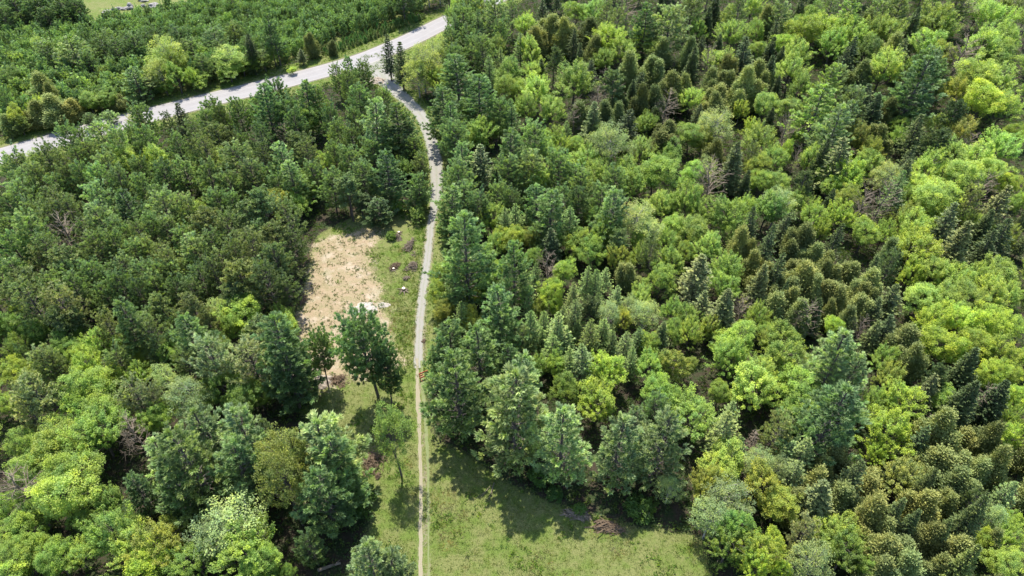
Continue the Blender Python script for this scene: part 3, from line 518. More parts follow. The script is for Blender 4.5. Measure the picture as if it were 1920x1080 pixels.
sand_c = mix(n, ramp(n, n5, [(.52, 0), (.66, .7)]), sand_c, (0.355, 0.296, 0.229))
weeds = math_n(n, 'MULTIPLY', ramp(n, n2, [(.42, 0), (.62, 1)]), ramp(n, n4, [(.47, 0), (.58, 1)]))
sand_c = mix(n, math_n(n, 'MULTIPLY', weeds, .8), sand_c, (0.089, 0.126, 0.033))
sand_c = mix(n, ramp(n, n3, [(.27, .7), (.36, 0)]), sand_c, (0.148, 0.111, 0.074))
def soft(mask, nz, amt, lo, hi):
    s = math_n(n, 'ADD', mask, math_n(n, 'MULTIPLY', math_n(n, 'SUBTRACT', nz, .5), amt)); return ramp(n, s, [(lo, 0), (hi, 1)])
c = mix(n, soft(attr('grass'), n3, 1.1, .42, .58), floor_c, grass_c)
c = mix(n, soft(attr('sand'), math_n(n, 'ADD', math_n(n, 'MULTIPLY', n5, .45), math_n(n, 'MULTIPLY', n3, .55)), 2.6, .34, .64), c, sand_c)
grav = mix(n, n4, (.10, .09, .072), (.17, .155, .13))
c = mix(n, soft(attr('worn'), n3, 1.6, .42, .72), c, mix(n, n4, (.13, .115, .07), (.24, .21, .145)))
c = mix(n, soft(attr('verge'), n3, 1.5, .5, .64), c, grav)
n.links.new(c, b.inputs['Base Color']); b.inputs['Roughness'].default_value = .95; b.inputs['Specular IOR Level'].default_value = .1
bn = N(n, 'ShaderNodeBump'); bn.inputs['Strength'].default_value = .8; bn.inputs['Distance'].default_value = .25
n.links.new(math_n(n, 'ADD', n3, math_n(n, 'MULTIPLY', n4, .6)), bn.inputs['Height']); n.links.new(bn.outputs[0], b.inputs['Normal'])
gme = make_mesh('ground', np.stack([XX, YY, XX*0], -1).reshape(-1, 3), F, m)
for nm, A, pv in (('grass', m_grass, 0), ('sand', m_sand, 0), ('verge', m_verge, 0), ('worn', m_worn, 0)):
    a = gme.attributes.new(nm, 'FLOAT', 'POINT'); a.data.foreach_set('value', padg(A).ravel().astype(np.float32))
tag(link_obj('ground', gme), kind='structure')

def ribbon(name, line, hw, z, mat, wob, seed, cols=5, crown=0.):
    r = np.random.default_rng(seed); n_ = len(line); t = np.gradient(line, axis=0); t = nrm(t); nn = np.stack([-t[:, 1], t[:, 0]], 1)
    hw = np.broadcast_to(hw, (n_,)).astype(float)
    def wv():
        w_ = r.normal(0, 1, n_); k = np.array([1, 2, 3, 2, 1.])/9; w_ = np.convolve(w_, k, 'same')*1.4
        lw = np.convolve(r.normal(0, 1, n_), np.ones(25)/25, 'same')*3.2
        return (w_*.5+lw*.8)*wob
    l, rr = hw+wv(), hw+wv(); V = []
    for k in range(cols):
        f = k/(cols-1); off = -rr*(1-f) + l*f
        V.append(np.concatenate([line+nn*off[:, None], np.full((n_, 1), z + crown*(1-(2*f-1)**2))], 1))
    V = np.stack(V, 1).reshape(-1, 3); i2 = np.arange(n_*cols).reshape(n_, cols)
    F_ = np.stack([i2[:-1, :-1], i2[:-1, 1:], i2[1:, 1:], i2[1:, :-1]], -1).reshape(-1, 4)[:, ::-1]
    me = make_mesh(name, V, F_, mat); u = me.attributes.new('across', 'FLOAT', 'POINT')
    u.data.foreach_set('value', np.tile(np.linspace(-1, 1, cols), n_).astype(np.float32))
    return tag(link_obj(name, me), kind='structure')
m, n, b = new_mat('sun_bleached_asphalt')
geo = N(n, 'ShaderNodeNewGeometry').outputs['Position']; u = N(n, 'ShaderNodeAttribute'); u.attribute_name = 'across'
nA = noise(n, .35, 5, .6, geo); nB = noise(n, 3, 5, .7, geo)
c = mix(n, nA, (0.168, 0.158, 0.155), (0.230, 0.217, 0.211))
wv = N(n, 'ShaderNodeMath', operation='ABSOLUTE'); n.links.new(u.outputs['Fac'], wv.inputs[0])
tr = math_n(n, 'MULTIPLY', ramp(n, wv.outputs[0], [(.28, 0), (.4, .35), (.52, 0)]), 1.0)
c = mix(n, tr, c, (0.267, 0.255, 0.249))
c = mix(n, ramp(n, wv.outputs[0], [(.86, 0), (1.0, .55)]), c, (0.323, 0.286, 0.237))
# sealed cracks: thin dark wandering lines, one near the centre and one in each lane
for o_, s_ in ((.02, 1.), (.47, .8), (-.45, .7)):
    d = math_n(n, 'ABSOLUTE', math_n(n, 'ADD', math_n(n, 'ADD', u.outputs['Fac'], -o_), math_n(n, 'MULTIPLY', math_n(n, 'SUBTRACT', noise(n, .30, 3, .5, geo), .5), .35)))
    lw = math_n(n, 'MULTIPLY', ramp(n, d, [(0.0, 1), (.028, 0)]), math_n(n, 'MULTIPLY', ramp(n, noise(n, .12, 2, .5, geo), [(.42, 0), (.52, 1)]), .6*s_))
    c = mix(n, lw, c, (0.125, 0.119, 0.115))
c = mix(n, ramp(n, nB, [(.25, .5), (.42, 0)]), c, (0.204, 0.192, 0.181))
n.links.new(c, b.inputs['Base Color']); b.inputs['Roughness'].default_value = .9
ribbon('paved_road', road_l, ROAD_HW, .03, m, .12, 5, 9, .05)
def gravel_mat(name, c1, c2, weeds):
    m, n, b = new_mat(name); geo = N(n, 'ShaderNodeNewGeometry').outputs['Position']; u = N(n, 'ShaderNodeAttribute'); u.attribute_name = 'across'
    nA = noise(n, .8, 5, .65, geo); nB = noise(n, 5, 5, .75, geo); c = mix(n, nB, c1, c2)
    c = mix(n, ramp(n, nA, [(.55, 0), (.72, .55)]), c, (.20, .16, .115))
    wv = math_n(n, 'ABSOLUTE', u.outputs['Fac'])
    c = mix(n, math_n(n, 'MULTIPLY', ramp(n, nB, [(.45, 0), (.62, 1)]), math_n(n, 'MULTIPLY', ramp(n, wv, [(.0, .75), (.25, .2), (.6, .1), (1., 1)]), weeds)), c, (0.096, 0.133, 0.037))
    n.links.new(c, b.inputs['Base Color']); b.inputs['Roughness'].default_value = .95
    bn = N(n, 'ShaderNodeBump'); bn.inputs['Strength'].default_value = .5; bn.inputs['Distance'].default_value = .08; n.links.new(nB, bn.inputs['Height']); n.links.new(bn.outputs[0], b.inputs['Normal'])
    return m
ribbon('gravel_driveway', drive_l, drive_w/2, .012, gravel_mat('pale_crushed_gravel', (.15, .14, .125), (.25, .236, .215), 1.15), .16, 6)
dirt = gravel_mat('bare_track_dirt', (.15, .128, .086), (.27, .235, .17), 1.0)
thin = gravel_mat('worn_grass_track', (.085, .115, .035), (.16, .17, .075), 1.0)
ribbon('wheel_rut', l1, w1/2+.06, .016, dirt, .13, 7)
ribbon('wheel_rut', l2, w2/2+.03, .020, thin, .07, 8)
# ------------------------------------------------------------------ planting
KIND = {
 'cp': ('white_pine', 'pine tree', 'white pine', lambda W: min(17, W*1.4+6), .55, (.19, .272, .11)),  # code: name, category, noun, height from crown width, how far the top stands above the surveyed point (in widths), colour
 'wp': ('white_pine', 'pine tree', 'white pine', lambda W: min(14, max(4, W*1.35+3)), .50, (.20, .28, .115)),
 'gp': ('white_pine', 'pine tree', 'white pine', lambda W: min(23, max(6, W*2.3+2.5)), .55, (.19, .28, .118)),
 'tp': ('white_pine', 'pine tree', 'tall pine', lambda W: min(18, max(9, W*2.2+3)), .55, (.17, .26, .11)),
 'rp': ('red_pine', 'pine', 'red pine', lambda W: min(14, max(7, W*1.5+4)), .50, (.20, .245, .09)),
 'sp': ('spruce_tree', 'spruce', 'spruce', lambda W: min(17, max(3, W*2.5+1.5)), 1.05, (.125, .165, .062)),
 'la': ('larch_tree', 'larch', 'larch', lambda W: min(15, max(6, W*2.6)), .75, (.195, .28, .10)),
 'ce': ('cedar_tree', 'cedar', 'cedar', lambda W: min(11, max(3.5, W*1.5+2.5)), .55, (.226, .258, .088)),
 'ma': ('maple_tree', 'broadleaf tree', 'broadleaf tree', lambda W: min(13, max(2.5, W*.95+3.0)), .50, (.215, .322, .058)),
 'po': ('poplar_tree', 'poplar', 'poplar', lambda W: min(14, max(4, W*1.05+3.5)), .50, (.23, .32, .095)),
 'op': ('poplar_tree', 'poplar', 'open-crowned tree', lambda W: min(15, W*1.2+9.5), .62, (.17, .26, .06)),
 'bu': ('shrub', 'shrub', 'shrub', lambda W: max(1.2, W*.75), .45, (.10, .19, .035)),
 'de': ('dead_tree', 'dead tree', 'dead tree', lambda W: min(13, max(6, W*1.5+4)), .7, (.3, .3, .3)),
 'dc': ('dead_tree', 'dead tree', 'dead conifer', lambda W: min(11, max(5, W*3)), .5, (.3, .3, .3)),
}
TINT = {'': (1, 1, 1), 'd': (.68, .72, .74), 'l': (1.28, 1.18, 1.3), 'y': (1.28, 1.16, .9), 'yy': (1.36, 1.25, .9), 'o': (1.1, .88, .85), 'g': (1.22, 1.15, 1.45), 'r': (1.3, .88, 1.1)}
CNAME = {'cp': 'blue-green', 'wp': 'blue-green', 'gp': 'blue-green', 'tp': 'blue-green', 'rp': 'olive-green', 'sp': 'deep-green', 'la': 'soft-green', 'ce': 'olive-brown', 'ma': 'mid-green', 'po': 'light-green', 'op': 'olive-green', 'bu': 'leafy-green', 'de': 'bare', 'dc': 'bare'}
TNAME = {'d': 'dark', 'l': 'pale', 'y': 'yellow-green', 'yy': 'bright-yellow', 'o': 'dull-olive', 'g': 'grey-green', 'r': 'reddish'}
ZR = {'cp': .65, 'wp': .7, 'gp': .62, 'tp': .72, 'rp': .75, 'sp': .58, 'la': .62, 'ce': .68, 'ma': .66, 'po': .66, 'op': .66, 'bu': .5, 'de': .7, 'dc': .55}   # height of the visible middle of a crown
rng = random.Random(4)
RPX, RPY = [a for a, b in ROAD], [b for a, b in ROAD]; DPX, DPY = [a for a, b in DRIVE], [b for a, b in DRIVE]
trees = []                                    # code, tint, x, y, radius, height
for (ox, oy), txt in TILES.items():
    for e in txt.split():
        k, v = e.split(':'); k, _, t = k.partition('-'); x, y, wd = map(float, v.split(','))
        px, py, wd = ox + x/3, oy + y/3, wd/3
        H = 10.
        for _ in range(3):
            p, dep = at(px, py - KIND[k][4]*wd, H); W = wd*dep/FPX*1.07; H = KIND[k][3](W)
        rad = W/2 * (1.2 if k in ('wp', 'gp', 'la') else 1.14)
        if k == 'sp': rad = max(rad*1.2, .8)
        if k == 'gp': rad *= 1.15 if py < 600 else 1.3
        if k == 'gp' and py < 420: H *= .8; p = at(px, py - KIND[k][4]*wd, H)[0]
        if k == 'ce' and rng.random() < .16 and x*0 + px > 900: k = 'sp'; rad *= .8; H = min(13, H*1.35); p = at(px, py - .6*wd, H)[0]
        if k == 'ce': rad *= 1.2; H *= rng.uniform(.8, 1.1)
        if k in ('wp', 'gp') and px < 660 and py < 150 and py < 235-px*.25: H *= .72; p = at(px, py - KIND[k][4]*wd, H)[0]
        ty = py - KIND[k][4]*wd
        ry = float(np.interp(px, RPX, RPY))
        if px < 825 and py < ry - 4 and py > ry - 130:                     # stands beyond the road: keep its foot off it
            for _ in range(9):
                if p[1] > np.interp(p[0], road_l[:, 0], road_l[:, 1]) + 8.5 or H < 2.5: break
                H *= .9; p = at(px, ty, H)[0]
            if rad > H*.62: rad = H*.62
        elif px < 825 and ry - 4 <= py < ry + 110:
            if (px < 110 or px > 285) and k not in ('sp', 'tp'): ty = max(ty, ry + (6 if px < 110 else 2)); 
            rad *= .88; p = at(px, ty, H)[0]
            for _ in range(9):
                if p[1] < np.interp(p[0], road_l[:, 0], road_l[:, 1]) - 6: break
                H *= 1.06; p = at(px, ty, H)[0]
        if 360 < py < 600 and px < 815 and k not in ('cp', 'op', 'bu'):       # the clearing itself stays open
            for _ in range(8):
                if not inside(meadow_p, np.array(p[0]), np.array(p[1])): break
                H *= .92; p = at(px, ty, H)[0]
        if 135 < py < 760:                                                # crowns beside the driveway leave its surface in view
            rpx = rad*FPX/seen(p[0], p[1], H*.6)[2]
            dxs = [float(np.interp(yy_, DPY, DPX)) for yy_ in (py-.3*rpx, py+.4*rpx)]
            if px < dxs[0]: lim = min(dxs) - (13 if py < 350 else 9) - rpx*.86; nx_ = min(px, lim)
            else: lim = max(dxs) + (13 if py < 350 else 8) + rpx*.84; nx_ = max(px, lim)
            if nx_ != px and (py < 352 or py > 415): p = at(nx_, ty, H)[0]
        trees.append([k, t, p[0], p[1], rad, H, False])
print('surveyed trees', len(trees))
# gaps between the surveyed crowns are closed with smaller trees like their neighbours
TX = np.array([t[2] for t in trees]); TY = np.array([t[3] for t in trees]); TR = np.array([t[4] for t in trees])
nl = len(trees)
CW, CH, CS = 175, 115, 14                     # how much of the view the crowns already cover, margin included
cover_ = np.zeros((CH, CW), bool)
def stamp(x, y, rad, H, zr, test=False):
    px, py, d = seen(x, y, H*zr); rp = rad*FPX/d
    x0, x1 = int((px-rp+250)/CS), int((px+rp+250)/CS)+1; y0, y1 = int((py-rp*1.1+200)/CS), int((py+rp*1.3+200)/CS)+1
    sub = cover_[max(0, y0):max(0, y1), max(0, x0):max(0, x1)]
    if test: return sub.mean() if sub.size else 1.
    sub[:] = True
for t in trees: stamp(t[2], t[3], t[4]*.82, t[5], ZR[t[0]])
cand = []
for iy in range(100):
    for ix in range(170):
        cand.append((-205 + ix*2.5 + rng.uniform(-1.2, 1.2), 20 + iy*2.6 + rng.uniform(-1.2, 1.2)))
rng.shuffle(cand)
cx = np.array([c[0] for c in cand]); cy = np.array([c[1] for c in cand])
def open_ground(X_, Y_, dr=8., dd=3.4):
    north = np.interp(X_, road_l[:, 0], road_l[:, 1]) < Y_
    return inside(meadow_p, X_, Y_) | inside(field_p, X_, Y_) | inside(seed_p, X_, Y_) | inside(plant_p, X_, Y_) | (line_dist(road_l[::3], X_, Y_) < dr) | (line_dist(drive_l[::4], X_, Y_) < dd) | (north & (X_ < -25))
bad = open_ground(cx, cy)
for hh in (4., 8., 11.):                       # nothing added may hide open ground that the photo shows
    f = CAM_H/(CAM_H-hh); bad |= open_ground(cx*f, cy*f, 4.6, 1.8) & (np.interp(cx, road_l[:, 0], road_l[:, 1]) > cy)
mind = line_dist(np.vstack([meadow_p, meadow_p[:1]]), cx, cy); bad |= (mind < 2.2)
for (x, y), bd in zip(cand, bad):
    if bd: continue
    px, py, d = seen(x, y, 8)
    if px < -110 or px > 2030 or py < -110 or py > 1230 or y > 262: continue
    dist = np.hypot(TX-x, TY-y)
    inframe = -20 < px < 1940 and -20 < py < 1100
    near = np.argsort(dist[:nl])[:4]; s = trees[int(rng.choice(list(near)))]
    k, t = s[0], s[1]
    if k in ('de', 'dc', 'op', 'bu', 'tp', 'cp'): k, t = ('ce' if x > 0 else 'rp'), ''
    if k == 'gp': k = 'wp'
    r_ = rng.uniform(1.6, 2.4) if inframe else rng.uniform(2.2, 3.4)
    if k == 'sp': r_ *= .7
    H = KIND[k][3](2*r_) * rng.uniform(.85, 1.05)
    if stamp(x, y, r_*.8, H, ZR[k], True) > .42: continue
    if np.any(dist < .5*TR + .5*r_): continue
    stamp(x, y, r_*.9, H, ZR[k])
    trees.append([k, t if rng.random() < .7 else '', x, y, r_, H, True])
    TX = np.append(TX, x); TY = np.append(TY, y); TR = np.append(TR, r_)
print('with fill', len(trees))

def dup(name, parent, me, color=None):
    o = bpy.data.objects.new(name, me); COL.objects.link(o)
    if parent: o.parent = parent
    if color: o.color = color
    return o
def col_of(k, t, r, spread=.13):
    b_ = KIND[k][5]; m_ = TINT[t]; v = r.gauss(1, spread)
    if t == 'g' and k in ('wp', 'gp', 'sp'): m_ = (1.25, 1.12, 1.25)
    h = r.gauss(0, .03 if k in ('wp', 'gp', 'cp', 'sp') else .045)
    if k == 'ce': v = r.gauss(.98, .15); h = r.gauss(0, .06)
    if t == 'g' and k == 'po': m_ = (1.02, 1.0, 1.3)
    return (b_[0]*m_[0]*v*(1+h), b_[1]*m_[1]*v, b_[2]*m_[2]*v*(1-h), 1)
DRV = drive_l
def region(x, y, px, py):
    rl = float(np.interp(x, road_l[:, 0], road_l[:, 1]))
    if y > rl and x < -15: return 'beyond the paved road'
    rd_ = float(line_dist(road_l[::3], np.array(x), np.array(y))); dd = float(line_dist(DRV[::4], np.array(x), np.array(y)))
    md = float(line_dist(np.vstack([meadow_p, meadow_p[:1]]), np.array(x), np.array(y)))
    if rd_ < 10: return 'beside the paved road'
    if dd < 5.5: return 'beside the gravel driveway'
    if md < 4.5 and py > 700: return 'at the meadow edge'
    if md < 4.5: return 'at the clearing edge'
    dx = float(np.interp(y, DRV[::-1, 1], DRV[::-1, 0]))
    if x < dx: return 'in woods left of the driveway' if py < 760 else 'in woods left of the meadow'
    return 'in woods right of the driveway' if py < 760 else 'in woods right of the meadow'
used = {}
GROUPN = {'white_pine': 'white pines of the mixed forest', 'red_pine': 'red pines of the stand', 'spruce_tree': 'spruces among the forest crowns', 'larch_tree': 'larches among the forest crowns',
          'cedar_tree': 'cedars of the forest', 'maple_tree': 'maples of the mixed forest', 'broadleaf_tree': 'broadleaf trees of the mixed forest', 'poplar_tree': 'poplars of the forest', 'shrub': 'shrubs by the open ground', 'dead_tree': 'dead trees among the living ones'}
count = {}; meta = []
for (k, t, x, y, rad, H, fill) in trees:
    r = random.Random(int(x*131+y*977))
    nm, cat, noun = KIND[k][:3]; code = k
    if k == 'ma':
        if t in ('', 'd', 'o') : nm, noun, cat = 'broadleaf_tree', 'ash', 'ash tree'  # duller crowns of unknown species, set apart from the maples by tint only
        else: nm, noun, cat = 'maple_tree', 'maple', 'maple tree'
        if r.random() < (.7 if x > 5 else .4): code = 'ms'
    px, py, dep = seen(x, y, H*ZR[k])
    root = bpy.data.objects.new(nm, None); COL.objects.link(root); root.location = (x, y, 0)
    root.empty_display_size = .5
    Hn, Rn, crown, trunk = r.choice(P[code])
    root.rotation_euler = (r.gauss(0, .02), r.gauss(0, .02), r.uniform(0, 6.283))
    s = rad/Rn; root.scale = (s*r.uniform(.86, 1.14), s*r.uniform(.86, 1.14), H/Hn*(1 if k == 'cp' else r.uniform(.92, 1.07)))
    c_ = dup('branches' if k in ('de', 'dc') else ('foliage' if k == 'bu' else 'crown'), root, crown, col_of(k, t, r))
    dup('stem' if k == 'bu' else 'trunk', root, trunk)
    W = 2*rad; med = 2*Rn
    size = 'large' if W > 1.15*med else ('small' if W < .72*med else 'medium')
    if size == 'medium' : size = 'tall' if H > 1.05*Hn else 'medium'
    colr = TNAME.get(t, CNAME[k]) if k not in ('de', 'dc') else {'g': 'grey', 'r': 'red-brown', 'd': 'dark-grey'}.get(t, 'pale-grey')
    out = px < -5 or px > 1925 or py < -5 or py > 1085
    meta.append([root, nm, size, colr, noun, px, py, out, region(x, y, px, py), fill])
    tag(root, None, cat, GROUPN[nm]); count[nm] = count.get(nm, 0)+1

ins = [m_ for m_ in meta if not m_[7]]
MX = np.array([m_[5] for m_ in ins]); MY = np.array([m_[6] for m_ in ins]); used = set()
COLN = ['far left', 'left', 'centre left', 'centre', 'centre right', 'right', 'far right']; ROWN = ['top', 'upper', 'middle', 'lower', 'bottom']
def art(s_): return ('an ' if s_[0] in 'aeiou' else 'a ')+s_
def way(i, j):
    dx, dy = MX[j]-MX[i], MY[j]-MY[i]
    return ('left of' if dx > 0 else 'right of') if abs(dx) > abs(dy) else ('above' if dy > 0 else 'below')
for i, m_ in enumerate(ins):
    root, nm, size, colr, noun, px, py, out, reg, fill = m_
    me_ = f'{size} {colr} {noun}'
    place = f'{ROWN[min(4, int(py/216))]} {COLN[min(6, int(px/274.3))]}'
    dist = np.hypot(MX-px, MY-py); nb = [int(j) for j in np.argsort(dist)[1:8]]
    forms = []
    for j in nb[:5]: forms.append(f'{me_} just {way(i, j)} {art(ins[j][2])} {ins[j][3]} {ins[j][4]}, {place}')
    for a_ in range(6):
        for b_ in range(a_+1, 7):
            j, q = nb[a_], nb[b_]; forms.append(f'{me_} between {art(ins[j][3])} {ins[j][4]} and {art(ins[q][3])} {ins[q][4]}, {place}')
    for j in nb[:7]: forms.append(f'{me_} {way(i, j)} {art(ins[j][3])} {ins[j][4]} {reg}, {place}')
    for j in nb: forms.append(f'{me_} {way(i, j)} {art(ins[j][2])} {ins[j][3]} {ins[j][4]}, {place} of the photo')
    for a_ in range(6):
        for b_ in range(a_+1, 7):
            j, q = nb[a_], nb[b_]; forms.append(f'{me_} {way(i, j)} {art(ins[j][4])} and {way(i, q)} {art(ins[q][4])}, {place}')
    forms = [f for f in forms if len(f.replace('-', '-').split()) <= 16]
    free = [f for f in forms if f not in used]
    lab = free[0] if free else forms[0]
    if not free: print('shared label', lab)
    used.add(lab); root['label'] = lab
for m_ in meta:
    if m_[7]:
        px, py = m_[5], m_[6]
        m_[0]['label'] = f'{m_[2]} {m_[3]} {m_[4]} standing just outside the ' + ('left' if px < -5 else 'right' if px > 1925 else 'top' if py < -5 else 'bottom') + ' edge of the view'
print(count, 'listed', nl)

# ------------------------------------------------------------------ young pines of the plantation and seedling rows
r = random.Random(77); pts = []
lo, hi = plant_p.min(0), plant_p.max(0); yy = lo[1]
big = np.array([(t[2], t[3], t[4]) for t in trees if t[3] > 130 and t[2] < 0])
while yy < min(hi[1], 275):
    xx = lo[0] + r.uniform(0, 2)
    while xx < hi[0]:
        x, y = xx + r.uniform(-.7, .7), yy + r.uniform(-.7, .7); xx += 2.35
        X_, Y_ = np.array(x), np.array(y)
        if not inside(plant_p, X_, Y_) or inside(seed_p, X_, Y_): continue
        if line_dist(road_l[::3], X_, Y_) < 9.5: continue
        px, py, d = seen(x, y, 2)
        if px < -60 or py < -25 or px > 900: continue
        if np.any(np.hypot(big[:, 0]-x, big[:, 1]-y) < big[:, 2]*.55): continue
        pts.append((x, y, d))
    yy += 2.15
pts.sort(key=lambda p: p[2]); print('young pines', len(pts))
for (x, y, d) in pts[:300]:
    Hn, Rn, crown, trunk = r.choice(P['yp']); s = r.uniform(.85, 1.4)
    o = dup('young_pine', None, crown, col_of('wp', r.choice(['', '', 'd', 'y']), r)); o.location = (x, y, 0); o.rotation_euler = (0, 0, r.uniform(0, 6.28)); o.scale = (s, s, s*r.uniform(.9, 1.25))
    tag(o, 'waist-high to twice man-high young pine in the dense plantation beyond the paved road', 'young pine', 'young pines of the plantation beyond the road')
# the rest of the plantation is one mass
Vs, Fs, Ts, off = [], [], [], 0
src = []
for Hn, Rn, crown, trunk in P['yp']:
    v = np.empty(len(crown.vertices)*3, np.float32); crown.vertices.foreach_get('co', v)
    tn = np.empty(len(crown.vertices), np.float32); crown.attributes['tone'].data.foreach_get('value', tn); src.append((v.reshape(-1, 4, 3), tn.reshape(-1, 4)))
nr = np.random.default_rng(5)
for (x, y, d) in pts[300:]:
    v, tn = src[nr.integers(4)]; pick = nr.random(len(v)) < .7; v = v[pick]; tn = tn[pick]
    a = nr.uniform(0, 6.28); s = nr.uniform(.8, 1.2); ca, sa = math.cos(a)*s, math.sin(a)*s
    Vs.append(np.stack([v[..., 0]*ca - v[..., 1]*sa + x, v[..., 0]*sa + v[..., 1]*ca + y, v[..., 2]*s*nr.uniform(.9, 1.25)], -1)); Ts.append(np.clip(tn+nr.normal(0, .2), 0, 1))
if Vs:
    V = np.concatenate(Vs).reshape(-1, 3); me = make_mesh('young_pine_plantation', V, np.arange(len(V)).reshape(-1, 4), M['pine'], np.concatenate(Ts).ravel())
    o = link_obj('young_pine_plantation', me); o.color = (.165, .245, .10, 1)
    tag(o, 'dense far rows of young pines filling the field beyond the paved road', 'young pines', None, 'stuff')
# seedlings in rows along the road verge
a0 = np.array([np.mean(seed_p[[0, -1]], 0), np.mean(seed_p[[3, 4]], 0)]); 
mini = bank(spruce, 1.5, .55, 3, 1300, ln=.16, wid=.035, step=.16, nb=7)
k = 0
for i in range(60):
    for j in range(9):
        u = i/59; x, y = road_l[0]*0
        base = a0[0]*(1-u)+a0[1]*u; dirv = nrm(a0[1]-a0[0]); nv = np.array([-dirv[1], dirv[0]])
        p = base + nv*((j-4)*1.55 + r.uniform(-.25, .25)) + dirv*r.uniform(-.4, .4)
        if not inside(seed_p, p[0], p[1]) or line_dist(road_l[::3], p[0], p[1]) < 6.5 or r.random() < .38: continue
        k += 1
        if k > 290: break
        Hn, Rn, crown, trunk = r.choice(mini); s = r.uniform(.7, 1.35); o = dup('seedling_conifer', None, crown, (.13*r.uniform(.7, 1.3), .21*r.uniform(.8, 1.2), .06, 1))
        o.location = (p[0], p[1], 0); o.scale = (s, s, s); o.rotation_euler = (0, 0, r.uniform(0, 6.28))
        tag(o, 'small conical seedling conifer in the planted rows on the road verge', 'seedling', 'seedling conifers in rows beside the road')
print('seedlings', k)
# ------------------------------------------------------------------ ground cover (nobody could count it)
def scatter(n_, test, lo, hi, seed):
    r = np.random.default_rng(seed); x = r.uniform(lo[0], hi[0], n_); y = r.uniform(lo[1], hi[1], n_); k = test(x, y); return np.stack([x[k], y[k], 0*x[k]], 1), r
def cover(name, pts, r, m, ln, wid, spread, mat, color, label, cat, lift=0., up=1.):
    L = Leaves(); k = len(pts); A = np.tile(UP*up, (k, 1)) + r.normal(0, .35, (k, 3))
    pts = pts + UP*lift
    # blades of one clump start a little apart
    q = np.repeat(pts, m, 0) + r.normal(0, 1, (k*m, 3))*np.array([ln*.5, ln*.5, 0]); 
    d = nrm(np.repeat(A, m, 0) + r.normal(0, spread, (k*m, 3))); d[:, 2] = np.abs(d[:, 2])
    s = nrm(np.cross(d, r.normal(0, 1, (k*m, 3)))); l = ln*r.uniform(.5, 1.3, (k*m, 1))
    L.add(q, d*l, s*wid*r.uniform(.6, 1.3, (k*m, 1)), np.clip(np.repeat(r.random(k), m)+r.normal(0, .1, k*m), 0, 1))
    o = link_obj(name, L.mesh(name, mat)); o.color = (*color, 1); return tag(o, label, cat, None, 'stuff')
def cl_noise(x, y, s, ph): return np.sin(x*s+ph)*np.sin(y*s*1.3+ph*2)+.6*np.sin(x*s*2.3+y*s*1.7+ph)+.4*np.sin(x*s*5.1-y*s*4.3)
off_track = lambda x, y: (line_dist(l1[::6], x, y) > .45) & (line_dist(l2[::6], x, y) > .3) & (line_dist(drive_l[::6], x, y) > .72)
tm = lambda x, y: inside(meadow_p, x, y) & ~inside(sand_p, x, y) & off_track(x, y) & (y < 105)
pts, r = scatter(52000, tm, (-40, 28), (45, 105), 11)
cover('meadow_grass', pts, r, 5, .24, .03, .5, M['leaf'], (.118, .162, .038), 'short uneven green grass of the meadow on both sides of the track', 'grass')
td = lambda x, y: inside(meadow_p, x, y) & ~inside(sand_p, x, y) & off_track(x, y) & (cl_noise(x*.8, y*.6, .33, 4.) > .55) & (y < 105)
pts, r = scatter(60000, td, (-40, 28), (45, 105), 21)
cover('dry_grass', pts, r, 6, .26, .03, .6, M['leaf'], (.22, .20, .10), 'straw-coloured dry grass in worn patches of the meadow', 'grass')
tq = lambda x, y: inside(meadow_p, x, y) & (y > 84) & (y < 125) & (line_dist(np.vstack([sand_p, sand_p[:1]]), x, y) < 3.2) & off_track(x, y)
pts, r = scatter(9000, tq, (-48, 10), (80, 122), 31)
cover('twig_litter', pts, r, 3, .45, .035, 1.6, M['deadbrown'], (.3, .3, .3), 'scattered dead twigs and chips round the bare clearing', 'litter', .03)
tw = lambda x, y: (inside(meadow_p, x, y) & off_track(x, y) & (cl_noise(x, y, .35, 1.) > .75) & (y < 125)) & ~(inside(sand_p, x, y) & (cl_noise(x, y, .8, 2.) < .9))
pts, r = scatter(30000, tw, (-45, 28), (45, 122), 12)
cover('leafy_weeds', pts, r, 8, .26, .08, 1.1, M['leaf'], (0.101, 0.179, 0.027), 'low leafy weeds and brambles spreading through the grass', 'weeds', .12)
ts = lambda x, y: (inside(sand_p, x, y) & (cl_noise(x, y, .9, 3.) > -.5 + 1.1*np.random.default_rng(9).random(len(x))))
pts, r = scatter(9000, ts, (-48, 60), (-10, 118), 13)
cover('sparse_weeds', pts, r, 7, .2, .06, 1.1, M['leaf'], (0.094, 0.133, 0.035), 'sparse green sprouts dotted over the bare sandy soil', 'weeds', .05)
tv = lambda x, y: ((line_dist(drive_l[::6], x, y) < 4.2) & (line_dist(drive_l[::6], x, y) > np.where(y > 128, 1.6, .8))) | ((line_dist(road_l[::3], x, y) < 9) & (line_dist(road_l[::3], x, y) > 5))
pts, r = scatter(120000, tv, (-150, 60), (10, 255), 14)
cover('verge_grass', pts, r, 5, .35, .06, .6, M['leaf'], (0.109, 0.176, 0.031), 'rough green grass along the verges of the road and driveway', 'grass')
def tf(x, y):
    px = 960 + FPX*x/(y*CP + CAM_H*SP)
    return ~inside(meadow_p, x, y) & ~inside(plant_p, x, y) & ~inside(field_p, x, y) & (line_dist(drive_l[::8], x, y) > 3) & (line_dist(road_l[::4], x, y) > 8) & (cl_noise(x, y, .22, .5) > -1.3) & (px > -60) & (px < 1980)
pts, r = scatter(120000, tf, (-150, 30), (150, 240), 15)
cover('forest_undergrowth', pts, r, 9, .34, .10, 1.1, M['leaf'], (.06, .10, .026), 'dark low undergrowth of saplings and ferns on the forest floor', 'undergrowth', .35)

